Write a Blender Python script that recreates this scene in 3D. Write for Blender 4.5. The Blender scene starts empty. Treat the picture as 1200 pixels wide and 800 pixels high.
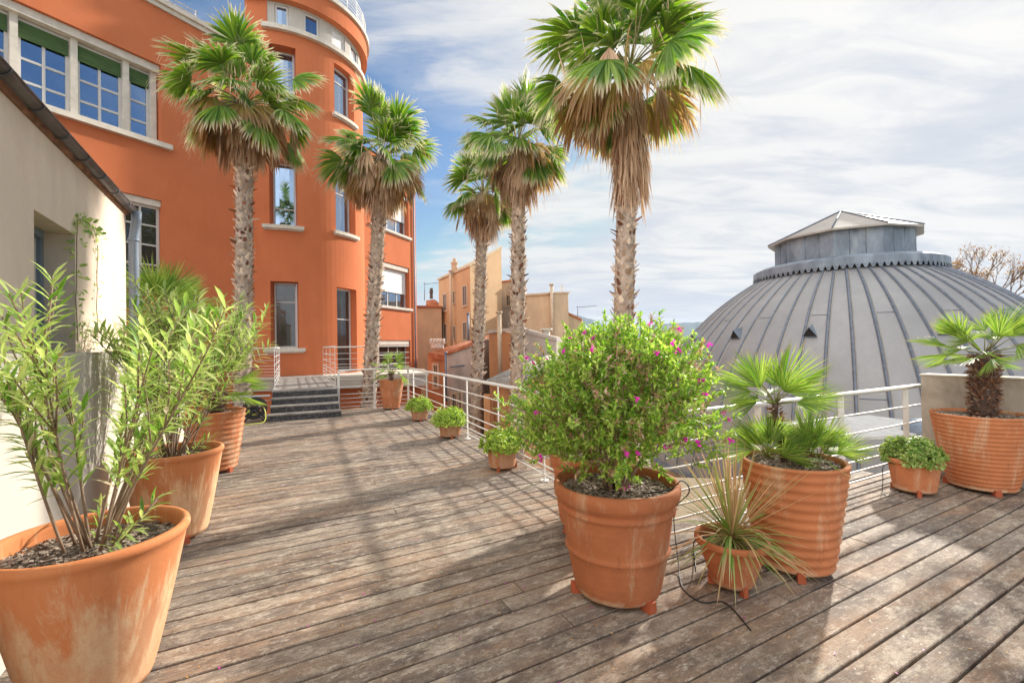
import bpy, math, random
from math import sin, cos, pi, radians, sqrt, atan2
from mathutils import Vector, Matrix

random.seed(7)
R = random
SC = bpy.context.scene
COL = SC.collection
V = Vector

# ------------------------------------------------------------------ camera model (lens, height, tilt read off the photograph)
F, CH, PT, RL = 530.0, 1.60, radians(.5), radians(.9)
def ray(px, py):
    x, z = (px-600)/F, -(py-400)/F
    c, s = cos(RL), sin(RL)
    x, z = x*c+z*s, -x*s+z*c
    return V((x, cos(PT)-z*sin(PT), sin(PT)+z*cos(PT)))
def ground(px, py, h=0.0):
    r = ray(px, py); t = (h-CH)/r.z
    return V((r.x*t, r.y*t, h))
def at(px, py, Y):
    r = ray(px, py); t = Y/r.y
    return V((r.x*t, Y, CH+r.z*t))

# ------------------------------------------------------------------ mesh builder
class MB:
    def __init__(s): s.v=[]; s.f=[]; s.m=[]; s.sm=[]; s.a=[]
    def vert(s, p, a=0.0):
        s.v.append((p[0],p[1],p[2])); s.a.append(a); return len(s.v)-1
    def face(s, idx, m=0, smooth=False):
        s.f.append(tuple(idx)); s.m.append(m); s.sm.append(smooth)
    def poly(s, pts, m=0, smooth=False):
        s.face([s.vert(p) for p in pts], m, smooth)
    def hexa(s, p, m=0):
        i=[s.vert(q) for q in p]
        for a in ((0,3,2,1),(4,5,6,7),(0,1,5,4),(1,2,6,5),(2,3,7,6),(3,0,4,7)): s.face([i[k] for k in a], m)
    def box(s, c, size, rz=0, m=0, M=None):
        x,y,z=size[0]/2,size[1]/2,size[2]/2
        pts=[V(q) for q in ((-x,-y,-z),(x,-y,-z),(x,y,-z),(-x,y,-z),(-x,-y,z),(x,-y,z),(x,y,z),(-x,y,z))]
        if M is None: M=Matrix.Rotation(rz,3,'Z')
        s.hexa([M@q+V(c) for q in pts], m)
    def tube(s, pts, rad, n=8, m=0, cap=True, smooth=True):
        pts=[V(p) for p in pts]; rr=rad if hasattr(rad,'__len__') else [rad]*len(pts)
        rings=[]; prev=None
        for i,p in enumerate(pts):
            d=(pts[min(i+1,len(pts)-1)]-pts[max(i-1,0)])
            if d.length<1e-9: d=V((0,0,1))
            d.normalize()
            if prev is None:
                u=d.cross(V((0,0,1)))
                if u.length<1e-3: u=V((1,0,0))
            else: u=prev-d*prev.dot(d)
            u.normalize(); prev=u; w=d.cross(u)
            L=i/max(1,len(pts)-1)
            rings.append([s.vert(p+(u*cos(2*pi*k/n)+w*sin(2*pi*k/n))*rr[i],L) for k in range(n)])
        for a,b in zip(rings,rings[1:]):
            for k in range(n): s.face((a[k],a[(k+1)%n],b[(k+1)%n],b[k]),m,smooth)
        if cap and n>2:
            s.face(rings[0][::-1],m); s.face(rings[-1],m)
    def lathe(s, prof, c=(0,0,0), n=48, m=0, smooth=True, wob=0.0):
        rings=[]
        for r,z in prof:
            rings.append([s.vert((c[0]+r*cos(2*pi*k/n),c[1]+r*sin(2*pi*k/n),c[2]+z)) for k in range(n)])
        for a,b in zip(rings,rings[1:]):
            for k in range(n): s.face((a[k],a[(k+1)%n],b[(k+1)%n],b[k]),m,smooth)
        return rings
    def blade(s, base, d, up, L, w, droop=0.0, nseg=3, m=0, fold=0.25, tipw=0.0, a0=0.0, a1=1.0, base_w=.35, peak=.4):
        """a leaf: folded strip with a mid rib; d direction, up normal; droops by gravity"""
        d=V(d).normalized(); side=d.cross(V(up))
        if side.length<1e-4: side=d.cross(V((1,0,.2)))
        side.normalize(); nrm=side.cross(d)
        p=V(base); prev=None
        for i in range(nseg+1):
            t=i/nseg
            if t<peak: ww=w*(base_w+(1-base_w)*(t/peak))
            else: ww=w*(tipw+(1-tipw)*(1-(t-peak)/(1-peak))**.8)
            al=a0+(a1-a0)*t
            if i==nseg and tipw<=0.01:
                c=s.vert(p,al); cur=(c,)
            else:
                cur=(s.vert(p-side*ww/2+nrm*ww*fold,al),s.vert(p,al),s.vert(p+side*ww/2+nrm*ww*fold,al))
            if prev:
                if len(cur)==1:
                    s.face((prev[0],prev[1],cur[0]),m,True); s.face((prev[1],prev[2],cur[0]),m,True)
                else:
                    s.face((prev[0],prev[1],cur[1],cur[0]),m,True); s.face((prev[1],prev[2],cur[2],cur[1]),m,True)
            prev=cur
            dd=d+V((0,0,-1))*droop*(t+.5/nseg)*1.6
            dd.normalize(); p=p+dd*(L/nseg); 
            nrm=side.cross(dd)
    def build(s, name, mats, parent=None, loc=None):
        me=bpy.data.meshes.new(name)
        me.from_pydata(s.v,[],s.f); 
        if not isinstance(mats,(list,tuple)): mats=[mats]
        for mt in mats: me.materials.append(mt)
        me.polygons.foreach_set('material_index',s.m); me.polygons.foreach_set('use_smooth',s.sm)
        at_=me.attributes.new('along','FLOAT','POINT'); at_.data.foreach_set('value',s.a)
        me.update()
        o=bpy.data.objects.new(name,me); COL.objects.link(o)
        if parent: o.parent=parent
        if loc is not None: o.location=loc
        return o

def tag(o,label=None,cat=None,group=None,kind=None):
    if label: o['label']=label
    if cat: o['category']=cat
    if group: o['group']=group
    if kind: o['kind']=kind
    return o
def empty(name, loc, label=None, cat=None, group=None, rz=0):
    o=bpy.data.objects.new(name,None); COL.objects.link(o); o.location=loc; o.rotation_euler=(0,0,rz)
    o.empty_display_size=.2
    return tag(o,label,cat,group)
def struct(name, mb, m): return tag(mb.build(name,m),kind='structure')

# ------------------------------------------------------------------ materials
def nt(name):
    m=bpy.data.materials.new(name); m.use_nodes=True; t=m.node_tree; t.nodes.clear()
    out=t.nodes.new('ShaderNodeOutputMaterial'); b=t.nodes.new('ShaderNodeBsdfPrincipled')
    t.links.new(b.outputs[0],out.inputs[0]); return m,t,b,out
def N(t,k,**kw):
    n=t.nodes.new(k)
    for a,b in kw.items(): setattr(n,a,b)
    return n
def coords(t, scale=(1,1,1), kind='Object'):
    tc=N(t,'ShaderNodeTexCoord'); mp=N(t,'ShaderNodeMapping'); mp.inputs['Scale'].default_value=scale
    t.links.new(tc.outputs[kind],mp.inputs[0]); return mp.outputs[0]
def noise(t, vec, scale, detail=4, rough=.55, dist=0):
    n=N(t,'ShaderNodeTexNoise'); n.inputs['Scale'].default_value=scale; n.inputs['Detail'].default_value=detail
    n.inputs['Roughness'].default_value=rough; n.inputs['Distortion'].default_value=dist
    t.links.new(vec,n.inputs['Vector']); return n.outputs['Fac']
def ramp(t, fac, stops):
    r=N(t,'ShaderNodeValToRGB'); e=r.color_ramp.elements
    while len(e)<len(stops): e.new(.5)
    for el,(p,c) in zip(e,stops):
        el.position=p; el.color=(c,c,c,1) if not hasattr(c,'__len__') else (*c,1)
    t.links.new(fac,r.inputs[0]); return r.outputs[0]
def mix(t, fac, a, b, mode='MIX'):
    n=N(t,'ShaderNodeMix',data_type='RGBA',blend_type=mode)
    def put(sock,v):
        if hasattr(v,'is_linked') or isinstance(v,bpy.types.NodeSocket): t.links.new(v,sock)
        elif hasattr(v,'__len__'): sock.default_value=(*v,1)
        else: sock.default_value=v
    put(n.inputs[0],fac); put(n.inputs[6],a); put(n.inputs[7],b); return n.outputs[2]
def bump(t,b,h,strength=.3,dist=.01):
    n=N(t,'ShaderNodeBump'); n.inputs['Strength'].default_value=strength; n.inputs['Distance'].default_value=dist
    t.links.new(h,n.inputs['Height']); t.links.new(n.outputs[0],b.inputs['Normal'])
def simple(name,col,rough=.7,metal=0.,var=.12,sc=6.,bsc=60.,bst=.15,bd=.005,spec=.5,col2=None,c2lo=.45,c2hi=.75,stretch=(1,1,1)):
    m,t,b,o=nt(name); c=coords(t,stretch)
    n1=noise(t,c,sc,5)
    k=[max(0,x*(1-var)) for x in col]; k2=[min(1,x*(1+var)) for x in col]
    cc=ramp(t,n1,[(.3,k),(.7,k2)])
    if col2:
        n2=noise(t,c,sc*.5,6,.65,.4); cc=mix(t,ramp(t,n2,[(c2lo,0.),(c2hi,1.)]),cc,col2)
    t.links.new(cc,b.inputs['Base Color']); b.inputs['Roughness'].default_value=rough; b.inputs['Metallic'].default_value=metal
    b.inputs['Specular IOR Level'].default_value=spec
    if bst: bump(t,b,noise(t,c,bsc,3),bst,bd)
    return m
def leafmat(name,c1,c2,tip=None,tip_at=.8,trans=.35,rough=.5,tcol=None):
    m,t,b,o=nt(name)
    g=N(t,'ShaderNodeNewGeometry'); cc=ramp(t,g.outputs['Random Per Island'],[(0.,c1),(1.,c2)])
    if tip:
        at_=N(t,'ShaderNodeAttribute',attribute_name='along')
        cc=mix(t,ramp(t,at_.outputs['Fac'],[(tip_at-.15,0.),(min(1,tip_at+.12),1.)]),cc,tip)
    t.links.new(cc,b.inputs['Base Color']); b.inputs['Roughness'].default_value=rough
    tr=N(t,'ShaderNodeBsdfTranslucent'); ms=N(t,'ShaderNodeMixShader'); ms.inputs[0].default_value=trans
    hs=N(t,'ShaderNodeHueSaturation'); hs.inputs['Saturation'].default_value=1.15; hs.inputs['Value'].default_value=1.7
    t.links.new(cc,hs.inputs['Color']); t.links.new(hs.outputs[0],tr.inputs[0])
    t.links.new(b.outputs[0],ms.inputs[1]); t.links.new(tr.outputs[0],ms.inputs[2]); t.links.new(ms.outputs[0],o.inputs[0])
    return m
def glass(name,tint=(.02,.03,.04),refl=.55,rough=.03,rcol=(.85,.92,1)):
    m,t,b,o=nt(name); c=coords(t)
    b.inputs['Base Color'].default_value=(*tint,1); b.inputs['Roughness'].default_value=.2
    gl=N(t,'ShaderNodeBsdfGlossy'); gl.inputs['Roughness'].default_value=rough; gl.inputs['Color'].default_value=(*rcol,1)
    bp=N(t,'ShaderNodeBump'); bp.inputs['Strength'].default_value=.05; bp.inputs['Distance'].default_value=.01
    t.links.new(noise(t,c,1.3,1),bp.inputs['Height']); t.links.new(bp.outputs[0],gl.inputs['Normal'])
    ms=N(t,'ShaderNodeMixShader'); ms.inputs[0].default_value=refl
    t.links.new(b.outputs[0],ms.inputs[1]); t.links.new(gl.outputs[0],ms.inputs[2]); t.links.new(ms.outputs[0],o.inputs[0])
    return m

def terracotta(name, base, pale=(.62,.45,.30), amt=.35, streak=True, dark=(.20,.09,.05), rust=False):
    m,t,b,o=nt(name); c=coords(t); cs=coords(t,(1,1,.18))
    cc=ramp(t,noise(t,c,5,5),[(.3,[x*.85 for x in base]),(.72,[min(1,x*1.12) for x in base])])
    n=noise(t,cs if streak else c,6,9,.78,.5)
    cc=mix(t,ramp(t,n,[(.62-amt*.45,0.),(.80-amt*.25,1.)]),cc,pale)
    cc=mix(t,ramp(t,noise(t,cs,13,5,.7),[(.60,0.),(.78,.55)]),cc,dark)
    cc=mix(t,ramp(t,noise(t,c,90,2),[(.35,.12),(.6,0.)]),cc,dark)
    spz=N(t,'ShaderNodeSeparateXYZ'); t.links.new(c,spz.inputs[0])
    zb=N(t,'ShaderNodeMath',operation='MULTIPLY_ADD'); zb.inputs[1].default_value=5.; t.links.new(spz.outputs[2],zb.inputs[0]); t.links.new(noise(t,c,6,6,.7),zb.inputs[2])
    cc=mix(t,ramp(t,zb.outputs[0],[(.62,.8),(.86,0.)]),cc,pale)
    oi=N(t,'ShaderNodeObjectInfo'); hv=N(t,'ShaderNodeHueSaturation'); mr=N(t,'ShaderNodeMapRange'); mr.inputs['To Min'].default_value=.90; mr.inputs['To Max'].default_value=1.12; t.links.new(oi.outputs['Random'],mr.inputs['Value']); t.links.new(mr.outputs[0],hv.inputs['Value']); t.links.new(cc,hv.inputs['Color']); cc=hv.outputs[0]
    if rust:
        sp=N(t,'ShaderNodeSeparateXYZ'); t.links.new(c,sp.inputs[0])
        ad=N(t,'ShaderNodeMath',operation='MULTIPLY_ADD'); ad.inputs[1].default_value=.55; t.links.new(sp.outputs[2],ad.inputs[0])
        cs2=coords(t,(1,1,.10)); t.links.new(noise(t,cs2,9,8,.75,.4),ad.inputs[2])
        cc=mix(t,ramp(t,ad.outputs[0],[(.74,0.),(.86,.85)]),cc,(.58,.19,.065))
        cc=mix(t,ramp(t,noise(t,cs2,5.5,3,.6),[(.64,0.),(.70,.55)]),cc,(.45,.15,.06))
    t.links.new(cc,b.inputs['Base Color']); b.inputs['Roughness'].default_value=.85; b.inputs['Specular IOR Level'].default_value=.25
    bump(t,b,noise(t,c,45,6,.7),.35,.004); return m

M={}
M['terra']=terracotta('terracotta',(.51,.18,.078),amt=.20)
M['terra2']=terracotta('terracotta_orange',(.53,.195,.083),amt=.25)
M['terra_pale']=terracotta('terracotta_pale',(.64,.25,.105),pale=(.74,.50,.30),amt=.72,dark=(.45,.12,.04),rust=True)
M['terra_small']=terracotta('terracotta_weathered',(.56,.235,.11),pale=(.60,.44,.31),amt=.42)
M['foot']=simple('clay_foot',(.42,.10,.04),.8,sc=9)
M['soil']=simple('bark_mulch',(.16,.115,.09),.95,var=.5,sc=55,bsc=80,bst=.8,bd=.01,col2=(.34,.29,.25))
M['chip']=simple('mulch_chips',(.24,.18,.14),.9,var=.6,sc=40,bst=0,col2=(.46,.40,.35))
M['white_metal']=simple('white_paint',(.72,.70,.66),.45,var=.05,sc=4,bst=.05,col2=(.55,.50,.43),c2lo=.58,c2hi=.85)
M['frame']=simple('window_frame',(.60,.58,.56),.5,var=.05,bst=0)
M['trim']=simple('pale_stone',(.66,.60,.52),.85,var=.12,sc=5,bst=.2)
M['white_render']=simple('white_render',(.50,.46,.41),.9,var=.05,sc=4,bst=.3)
M['bluegrey']=simple('bluegrey_metal',(.16,.20,.26),.5,var=.1,bst=0)
M['zinc_pipe']=simple('zinc_pipe',(.20,.245,.31),.5,metal=.2,var=.15,bst=.05)
M['glass']=glass('glass_sky',refl=.45,rcol=(.50,.68,.95)); M['glass_dark']=glass('glass_dark',(.025,.02,.018),.045)  # blue reflected sky is put into the gloss tint of glass_sky
M['curtain']=simple('curtain',(.45,.42,.40),.9,stretch=(6,6,.3),sc=5,var=.3)
M['green_blind']=simple('green_blind',(.06,.115,.03),.8,stretch=(.5,.5,8),sc=5,var=.35)
M['shutter']=simple('roller_shutter',(.74,.73,.71),.6,stretch=(1,1,22),sc=1.2,var=.12,bst=0)
M['interior']=simple('dark_interior',(.025,.02,.018),.9,bst=0)
M['black_stone']=simple('black_stone',(.045,.045,.05),.45,var=.6,sc=28,bsc=70,bst=.4,col2=(.22,.20,.19),c2lo=.52,c2hi=.72)
M['tread']=simple('stone_tread',(.26,.235,.215),.85,var=.3,sc=9,bst=.3)
M['conc']=simple('weathered_concrete',(.46,.41,.35),.92,var=.18,sc=4,bsc=40,bst=.35,col2=(.16,.12,.09),c2lo=.50,c2hi=.80,stretch=(1,1,.45))
M['black_plastic']=simple('black_plastic',(.02,.022,.026),.4,bst=0)
M['hose']=simple('yellow_hose',(.66,.70,.12),.5,bst=0)
M['cable']=simple('black_tube',(.015,.015,.017),.5,bst=0)

def stucco(name,base,dk=.82,stain=None,bs=.3):
    m,t,b,o=nt(name); c=coords(t); cs=coords(t,(1,1,.25))
    cc=ramp(t,noise(t,c,.7,6,.6),[(.3,[x*dk for x in base]),(.7,[min(1,x*1.06) for x in base])])
    cc=mix(t,ramp(t,noise(t,c,25,3),[(.3,.10),(.7,0.)]),cc,[x*.6 for x in base])
    if stain: cc=mix(t,ramp(t,noise(t,cs,1.1,7,.72,.5),[(.47,0.),(.78,.8)]),cc,stain)
    t.links.new(cc,b.inputs['Base Color']); b.inputs['Roughness'].default_value=.93; b.inputs['Specular IOR Level'].default_value=.15
    bump(t,b,noise(t,c,70,4,.65),bs,.006); return m
M['orange']=stucco('orange_render',(.63,.195,.085),.90,stain=(.54,.155,.062))
M['houser']=stucco('beige_render',(.74,.61,.50),.85,stain=(.55,.43,.35))
M['beige1']=stucco('ochre_render',(.66,.44,.25),.88,stain=(.52,.35,.21))
M['beige2']=stucco('sand_render',(.66,.52,.35),.85,stain=(.40,.30,.22))
M['greyw']=stucco('grey_render',(.58,.52,.47),.75,stain=(.18,.155,.14))
M['rust']=stucco('rusty_render',(.60,.30,.15),.8,stain=(.24,.13,.08))
M['farwin']=simple('far_window',(.10,.085,.075),.5,bst=0)
M['beigefr']=simple('beige_surround',(.62,.50,.36),.85,bst=0)

def tiles(name):
    m,t,b,o=nt(name); c=coords(t)
    cc=ramp(t,noise(t,c,2.5,6,.75),[(.3,(.20,.07,.035)),(.5,(.42,.14,.06)),(.72,(.58,.30,.16))])
    t.links.new(cc,b.inputs['Base Color']); b.inputs['Roughness'].default_value=.9; bump(t,b,noise(t,c,9,3),.6,.03); return m
M['tiles']=tiles('roof_tiles')

def deckmat():
    m,t,b,o=nt('weathered_deck_wood')
    c=coords(t); cg=coords(t,(2.0,44,44)); 
    isl=N(t,'ShaderNodeNewGeometry').outputs['Random Per Island']
    base=ramp(t,isl,[(0.,(.165,.134,.114)),(.35,(.20,.163,.136)),(.7,(.235,.19,.156)),(1.,(.265,.208,.162))])
    n=N(t,'ShaderNodeTexNoise',noise_dimensions='4D'); n.inputs['Scale'].default_value=2.2; n.inputs['Detail'].default_value=8; n.inputs['Roughness'].default_value=.7
    mp=cg; t.links.new(mp,n.inputs['Vector'])
    mu=N(t,'ShaderNodeMath',operation='MULTIPLY'); mu.inputs[1].default_value=40; t.links.new(isl,mu.inputs[0]); t.links.new(mu.outputs[0],n.inputs['W'])
    grain=n.outputs['Fac']
    cc=mix(t,ramp(t,grain,[(.30,.60),(.52,0.)]),base,(.14,.108,.088))
    cc=mix(t,ramp(t,grain,[(.52,0.),(.76,.60)]),cc,(.52,.45,.38))
    def n4(vec,scale,det,rg,dist=0.,k=0.):
        q=N(t,'ShaderNodeTexNoise',noise_dimensions='4D'); q.inputs['Scale'].default_value=scale; q.inputs['Detail'].default_value=det; q.inputs['Roughness'].default_value=rg; q.inputs['Distortion'].default_value=dist
        t.links.new(vec,q.inputs['Vector']); m_=N(t,'ShaderNodeMath',operation='MULTIPLY'); m_.inputs[1].default_value=k; t.links.new(isl,m_.inputs[0]); t.links.new(m_.outputs[0],q.inputs['W']); return q.outputs['Fac']
    cw=coords(t,(.45,2.2,1)); cc=mix(t,ramp(t,n4(cw,1.3,6,.7,0,.6),[(.46,0.),(.66,.65)]),cc,(.42,.245,.135))
    # dark mould blotches and pale worn scuffs, partly continuous over the boards
    cc=mix(t,ramp(t,n4(coords(t,(.8,1.5,1)),1.6,13,.80,.15,.25),[(.48,0.),(.58,.86)]),cc,(.115,.085,.07))
    cp=coords(t,(1,2.2,1)); cc=mix(t,ramp(t,n4(cp,2.3,14,.84,.2,.35),[(.50,0.),(.60,.75)]),cc,(.50,.42,.33))
    cc=mix(t,ramp(t,n4(coords(t,(2.2,5,1)),9,8,.8,.1,.5),[(.56,0.),(.66,.75)]),cc,(.08,.062,.052))
    cc=mix(t,ramp(t,n4(coords(t,(1.3,3,1)),8,12,.86,.1,.6),[(.52,0.),(.60,.55)]),cc,(.70,.62,.52))
    cc=mix(t,ramp(t,n4(coords(t,(1.5,4,1)),13,10,.85,.1,.9),[(.53,0.),(.62,.6)]),cc,(.13,.10,.085))
    cc=mix(t,ramp(t,noise(t,c,160,2,.6),[(.33,.45),(.47,0.)]),cc,(.07,.055,.05))
    t.links.new(cc,b.inputs['Base Color']); b.inputs['Roughness'].default_value=.8; b.inputs['Specular IOR Level'].default_value=.25
    bump(t,b,grain,.5,.004); return m
M['deck']=deckmat()
M['under']=simple('dark_under_deck',(.02,.018,.016),.95,bst=0)

def domemat():
    m,t,b,o=nt('zinc_sheet'); c=coords(t); cs=coords(t,(1,1,.3))
    cc=ramp(t,noise(t,c,.55,6,.6),[(.3,(.245,.24,.243)),(.7,(.345,.335,.335))])
    cc=mix(t,ramp(t,noise(t,cs,5,7,.75),[(.46,0.),(.70,.6)]),cc,(.27,.26,.26))
    cc=mix(t,ramp(t,noise(t,c,40,3),[(.35,.25),(.6,0.)]),cc,(.24,.24,.25))
    t.links.new(cc,b.inputs['Base Color']); b.inputs['Roughness'].default_value=.55; b.inputs['Metallic'].default_value=.15
    bump(t,b,noise(t,c,1.6,3),.25,.03); return m
M['zinc']=domemat()
M['seam']=simple('zinc_seam',(.15,.17,.21),.5,metal=.2,var=.25,sc=8,bst=0)
M['zinc_blue']=simple('zinc_aged_blue',(.19,.225,.27),.55,metal=.15,var=.35,sc=3,bst=.1,col2=(.33,.35,.37),c2lo=.5,c2hi=.7,stretch=(1,1,.4))
M['zinc_roof']=simple('zinc_roof_sheet',(.38,.34,.30),.5,metal=.1,var=.12,sc=2,bst=.05)

GR1,GR2=(.035,.105,.015),(.16,.27,.03)
M['palm_green']=leafmat('palm_frond_green',(.075,.19,.028),(.30,.42,.075),tip=(.62,.56,.40),tip_at=.80,trans=.38)
M['palm_mid']=leafmat('palm_frond_yellowing',(.34,.36,.09),(.56,.36,.15),tip=(.42,.28,.15),tip_at=.55,trans=.4)
M['palm_dead']=leafmat('palm_frond_dead',(.38,.25,.155),(.70,.53,.37),trans=.22,rough=.8)
M['boot']=leafmat('palm_boot',(.38,.26,.18),(.90,.74,.58),trans=0.,rough=.9)
M['fibre']=leafmat('palm_fibre',(.10,.045,.025),(.36,.16,.09),trans=0.,rough=.95)
M['trunk']=simple('palm_trunk_bark',(.42,.33,.26),.95,var=.5,sc=9,bsc=25,bst=.8,bd=.03)
M['ctrunk']=simple('fan_palm_trunk',(.10,.065,.05),.95,var=.5,sc=20,bst=.6)
M['cboot']=leafmat('fan_palm_boot',(.16,.10,.07),(.46,.34,.24),trans=0.,rough=.9)
M['petiole']=simple('petiole',(.22,.22,.07),.6,bst=0)
M['cham']=leafmat('fan_palm_leaf',(.10,.21,.035),(.38,.49,.12),tip=(.42,.26,.10),tip_at=.97,trans=.35)
M['oleander']=leafmat('oleander_leaf',(.15,.29,.05),(.60,.68,.27),trans=.42,rough=.4)
M['oleander_dry']=leafmat('oleander_dry_leaf',(.38,.30,.16),(.60,.52,.36),trans=.35,rough=.7)
M['twig']=simple('twig',(.26,.18,.12),.85,var=.3,sc=20,bst=.3)
M['bush']=leafmat('shrub_leaf',(.13,.30,.035),(.54,.66,.17),trans=.42,rough=.5)
M['bushdry']=leafmat('shrub_dry',(.42,.20,.12),(.66,.50,.40),trans=.25,rough=.8)
M['flower']=leafmat('magenta_flower',(.60,.02,.40),(.85,.08,.62),trans=.3)
M['basil']=leafmat('succulent_leaf',(.18,.34,.04),(.60,.68,.16),trans=.35,rough=.4)
M['phor']=leafmat('striped_blade',(.36,.32,.11),(.70,.46,.30),trans=.3)
M['phor_g']=leafmat('green_blade',(.12,.26,.035),(.46,.52,.20),tip=(.55,.45,.30),tip_at=.85,trans=.3)
M['debris']=leafmat('fallen_leaf',(.42,.20,.05),(.60,.42,.20),trans=.1)
M['petal']=leafmat('fallen_petal',(.50,.04,.35),(.62,.10,.45),trans=.1)
M['bare']=simple('bare_branch',(.20,.13,.09),.9,bst=0)
M['rustleaf']=leafmat('autumn_leaf',(.24,.12,.05),(.36,.24,.12),trans=.3)

# ------------------------------------------------------------------ deck
BA=radians(28.3); D1=V((cos(BA),sin(BA),0)); D2=V((-sin(BA),cos(BA),0))
def uv2w(u,v,z=0): return D1*u+D2*v+V((0,0,z))
def w2uv(p): return (p[0]*D1.x+p[1]*D1.y, p[0]*D2.x+p[1]*D2.y)
WN=V((.875,.485,0)); WD=V((-.485,.875,0))          # white house wall: normal, direction
def wall_pt(n,s,z=0): return WN*n+WD*s+V((0,0,z))
LD=V((-.4226,.9063,0)).normalized()                  # side railing direction
RD=V((cos(radians(27.3)),sin(radians(27.3)),0))
COR=V((1.15,3.56,0)); BCK=V((-2.85,12.35,0)); BCL=V((-4.47,11.62,0)); REND=V((4.98,5.54,0))
LN=V((LD.y,-LD.x,0)); RN=V((-RD.y,RD.x,0))
LOWN=-1.15
deckpoly=[wall_pt(LOWN,-3.5), V((8.5,-3.2,0)), V((8.5,3.0,0)), V((6.4,3.2,0)), REND+RD*.35+RN*.28, COR+RN*.28+LN*.28, BCK+LN*.28+LD*.25,
          BCL+LD*.25-RD*.05, V((-7.4,10.55,0)), wall_pt(LOWN,10.2)]
puv=[w2uv(p) for p in deckpoly]
def scan(v):
    xs=[]
    for (a,b),(c,d) in zip(puv,puv[1:]+puv[:1]):
        if (b-v)*(d-v)<0: xs.append(a+(c-a)*(v-b)/(d-b))
    return sorted(xs)
mb=MB(); under=MB(); scr=MB()
pitch=.152; v=min(q[1] for q in puv)
while v<max(q[1] for q in puv):
    vc=v+pitch/2; xs=scan(vc)
    for a,b in zip(xs[::2],xs[1::2]):
        cuts=[a]; x=a+R.uniform(2,7)
        while x<b-.4: cuts.append(x); x+=R.choice([3.6,4.2,4.8])
        cuts.append(b)
        for c0,c1 in zip(cuts,cuts[1:]):
            g=.0035; y0,y1=v+.0070+R.uniform(-.002,.002),v+pitch-.0070+R.uniform(-.0012,.0012); top=R.uniform(-.0016,.0016); e=.005
            tw=R.uniform(-.001,.001)
            prof=[(y0,-.03),(y0,top-e),(y0+e*.8,top+tw),(y1-e*.8,top-tw),(y1,top-e),(y1,-.03)]
            A=[mb.vert((c0+g,py,pz)) for py,pz in prof]; B=[mb.vert((c1-g,py,pz)) for py,pz in prof]
            for k in range(5): mb.face((A[k],B[k],B[k+1],A[k+1]))
            mb.face(A); mb.face(B[::-1])
            for xx in [round(c0/.5+.5)*.5+.5*j for j in range(int((c1-c0)/.5)+1)]+[c0+.03,c1-.03]:
                if c0+.02<xx<c1-.02:
                    for yy in (y0+.03,y1-.03):
                        i_=[scr.vert((xx+.0042*cos(j*pi/3),yy+.0042*sin(j*pi/3),top+.0012)) for j in range(6)]; scr.face(i_)
    v+=pitch
deck=struct('deck',mb,M['deck']); deck.rotation_euler=(0,0,BA); scr.build('screws',simple('screw_steel',(.10,.09,.085),.5,metal=.5,bst=0),deck)
under.poly([ (p.x,p.y,-.034) for p in deckpoly])
# fascia under the deck edge
for a,b in zip(deckpoly,deckpoly[1:]+deckpoly[:1]):
    under.poly([(a.x,a.y,-.034),(b.x,b.y,-.034),(b.x,b.y,-.30),(a.x,a.y,-.30)])
struct('deck_base',under,M['under'])

# lower ground, hills
g=MB(); g.poly([(-3000,-3000,-6),(3000,-3000,-6),(3000,3000,-6),(-3000,3000,-6)])
struct('ground',g,simple('far_ground',(.26,.24,.20),.95,var=.3,sc=.05,bst=0,col2=(.12,.15,.08)))
h=MB()
def hill(pts,Y,mi=0):
    prev=None
    for px,py in pts:
        p=at(px,py,Y); a=h.vert(p); bk=h.vert((p.x*1.15,Y*1.15,p.z*.6)); b=h.vert((p.x*.86,Y*.86,-6))
        if prev:
            h.face((prev[0],a,b,prev[1])); h.face((prev[0],prev[2],bk,a))
        prev=(a,b,bk)
R.seed(3)
ridge=[(430,390),(520,384),(600,378),(640,371),(664,366),(676,369),(690,373),(705,379),(722,384),(745,384),(765,381),(785,379),(805,378),(830,377),(870,379),(950,383),(1050,381),(1130,384),(1250,386),(1500,388)]
fine=[]
for (a,b),(c,d) in zip(ridge,ridge[1:]):
    for k in range(6):
        t_=k/6; fine.append((a+(c-a)*t_, b+(d-b)*t_+R.uniform(-.45,.45)))
hill(fine,2400)
hm,t,b,o=nt('hills'); b.inputs['Base Color'].default_value=(.10,.16,.26,1); b.inputs['Roughness'].default_value=1
b.inputs['Base Color'].default_value=(.085,.12,.13,1)
struct('hills',h,hm)

# ------------------------------------------------------------------ surfaces with openings
class Plane:
    def __init__(s,p0,ang,n): s.p0=V(p0); s.d=V((cos(ang),sin(ang),0)); s.n=V(n)
    def pt(s,a,z,d): q=s.p0+s.d*a-s.n*d; return V((q.x,q.y,z))
    def step(s): return 1e9
    def s_of(s,px,py=300):
        r=ray(px,py); k=r.x/r.y
        return (k*s.p0.y-s.p0.x)/(s.d.x-k*s.d.y)
class Cyl:
    def __init__(s,c,r): s.c=V(c); s.r=r
    def pt(s,a,z,d): an=a/s.r; return V((s.c.x+(s.r-d)*cos(an),s.c.y+(s.r-d)*sin(an),z))
    def step(s): return .22
    def s_of(s,px,py=300,r=None):
        r0=ray(px,py); k=V((r0.x,r0.y)).normalized(); c=V((s.c.x,s.c.y)); b_=k.dot(c); q=c.length_squared-b_*b_
        t_=b_-sqrt(max(0,s.r**2-q)); p=k*t_
        return atan2(p.y-c.y,p.x-c.x)*s.r
def zat(S,px,py):
    a=S.s_of(px,py); q=S.pt(a,0,0); return at(px,py,q.y).z
def srange(S,a,b):
    n=max(1,int(math.ceil(abs(b-a)/S.step()))); return [a+(b-a)*i/n for i in range(n+1)]
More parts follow.
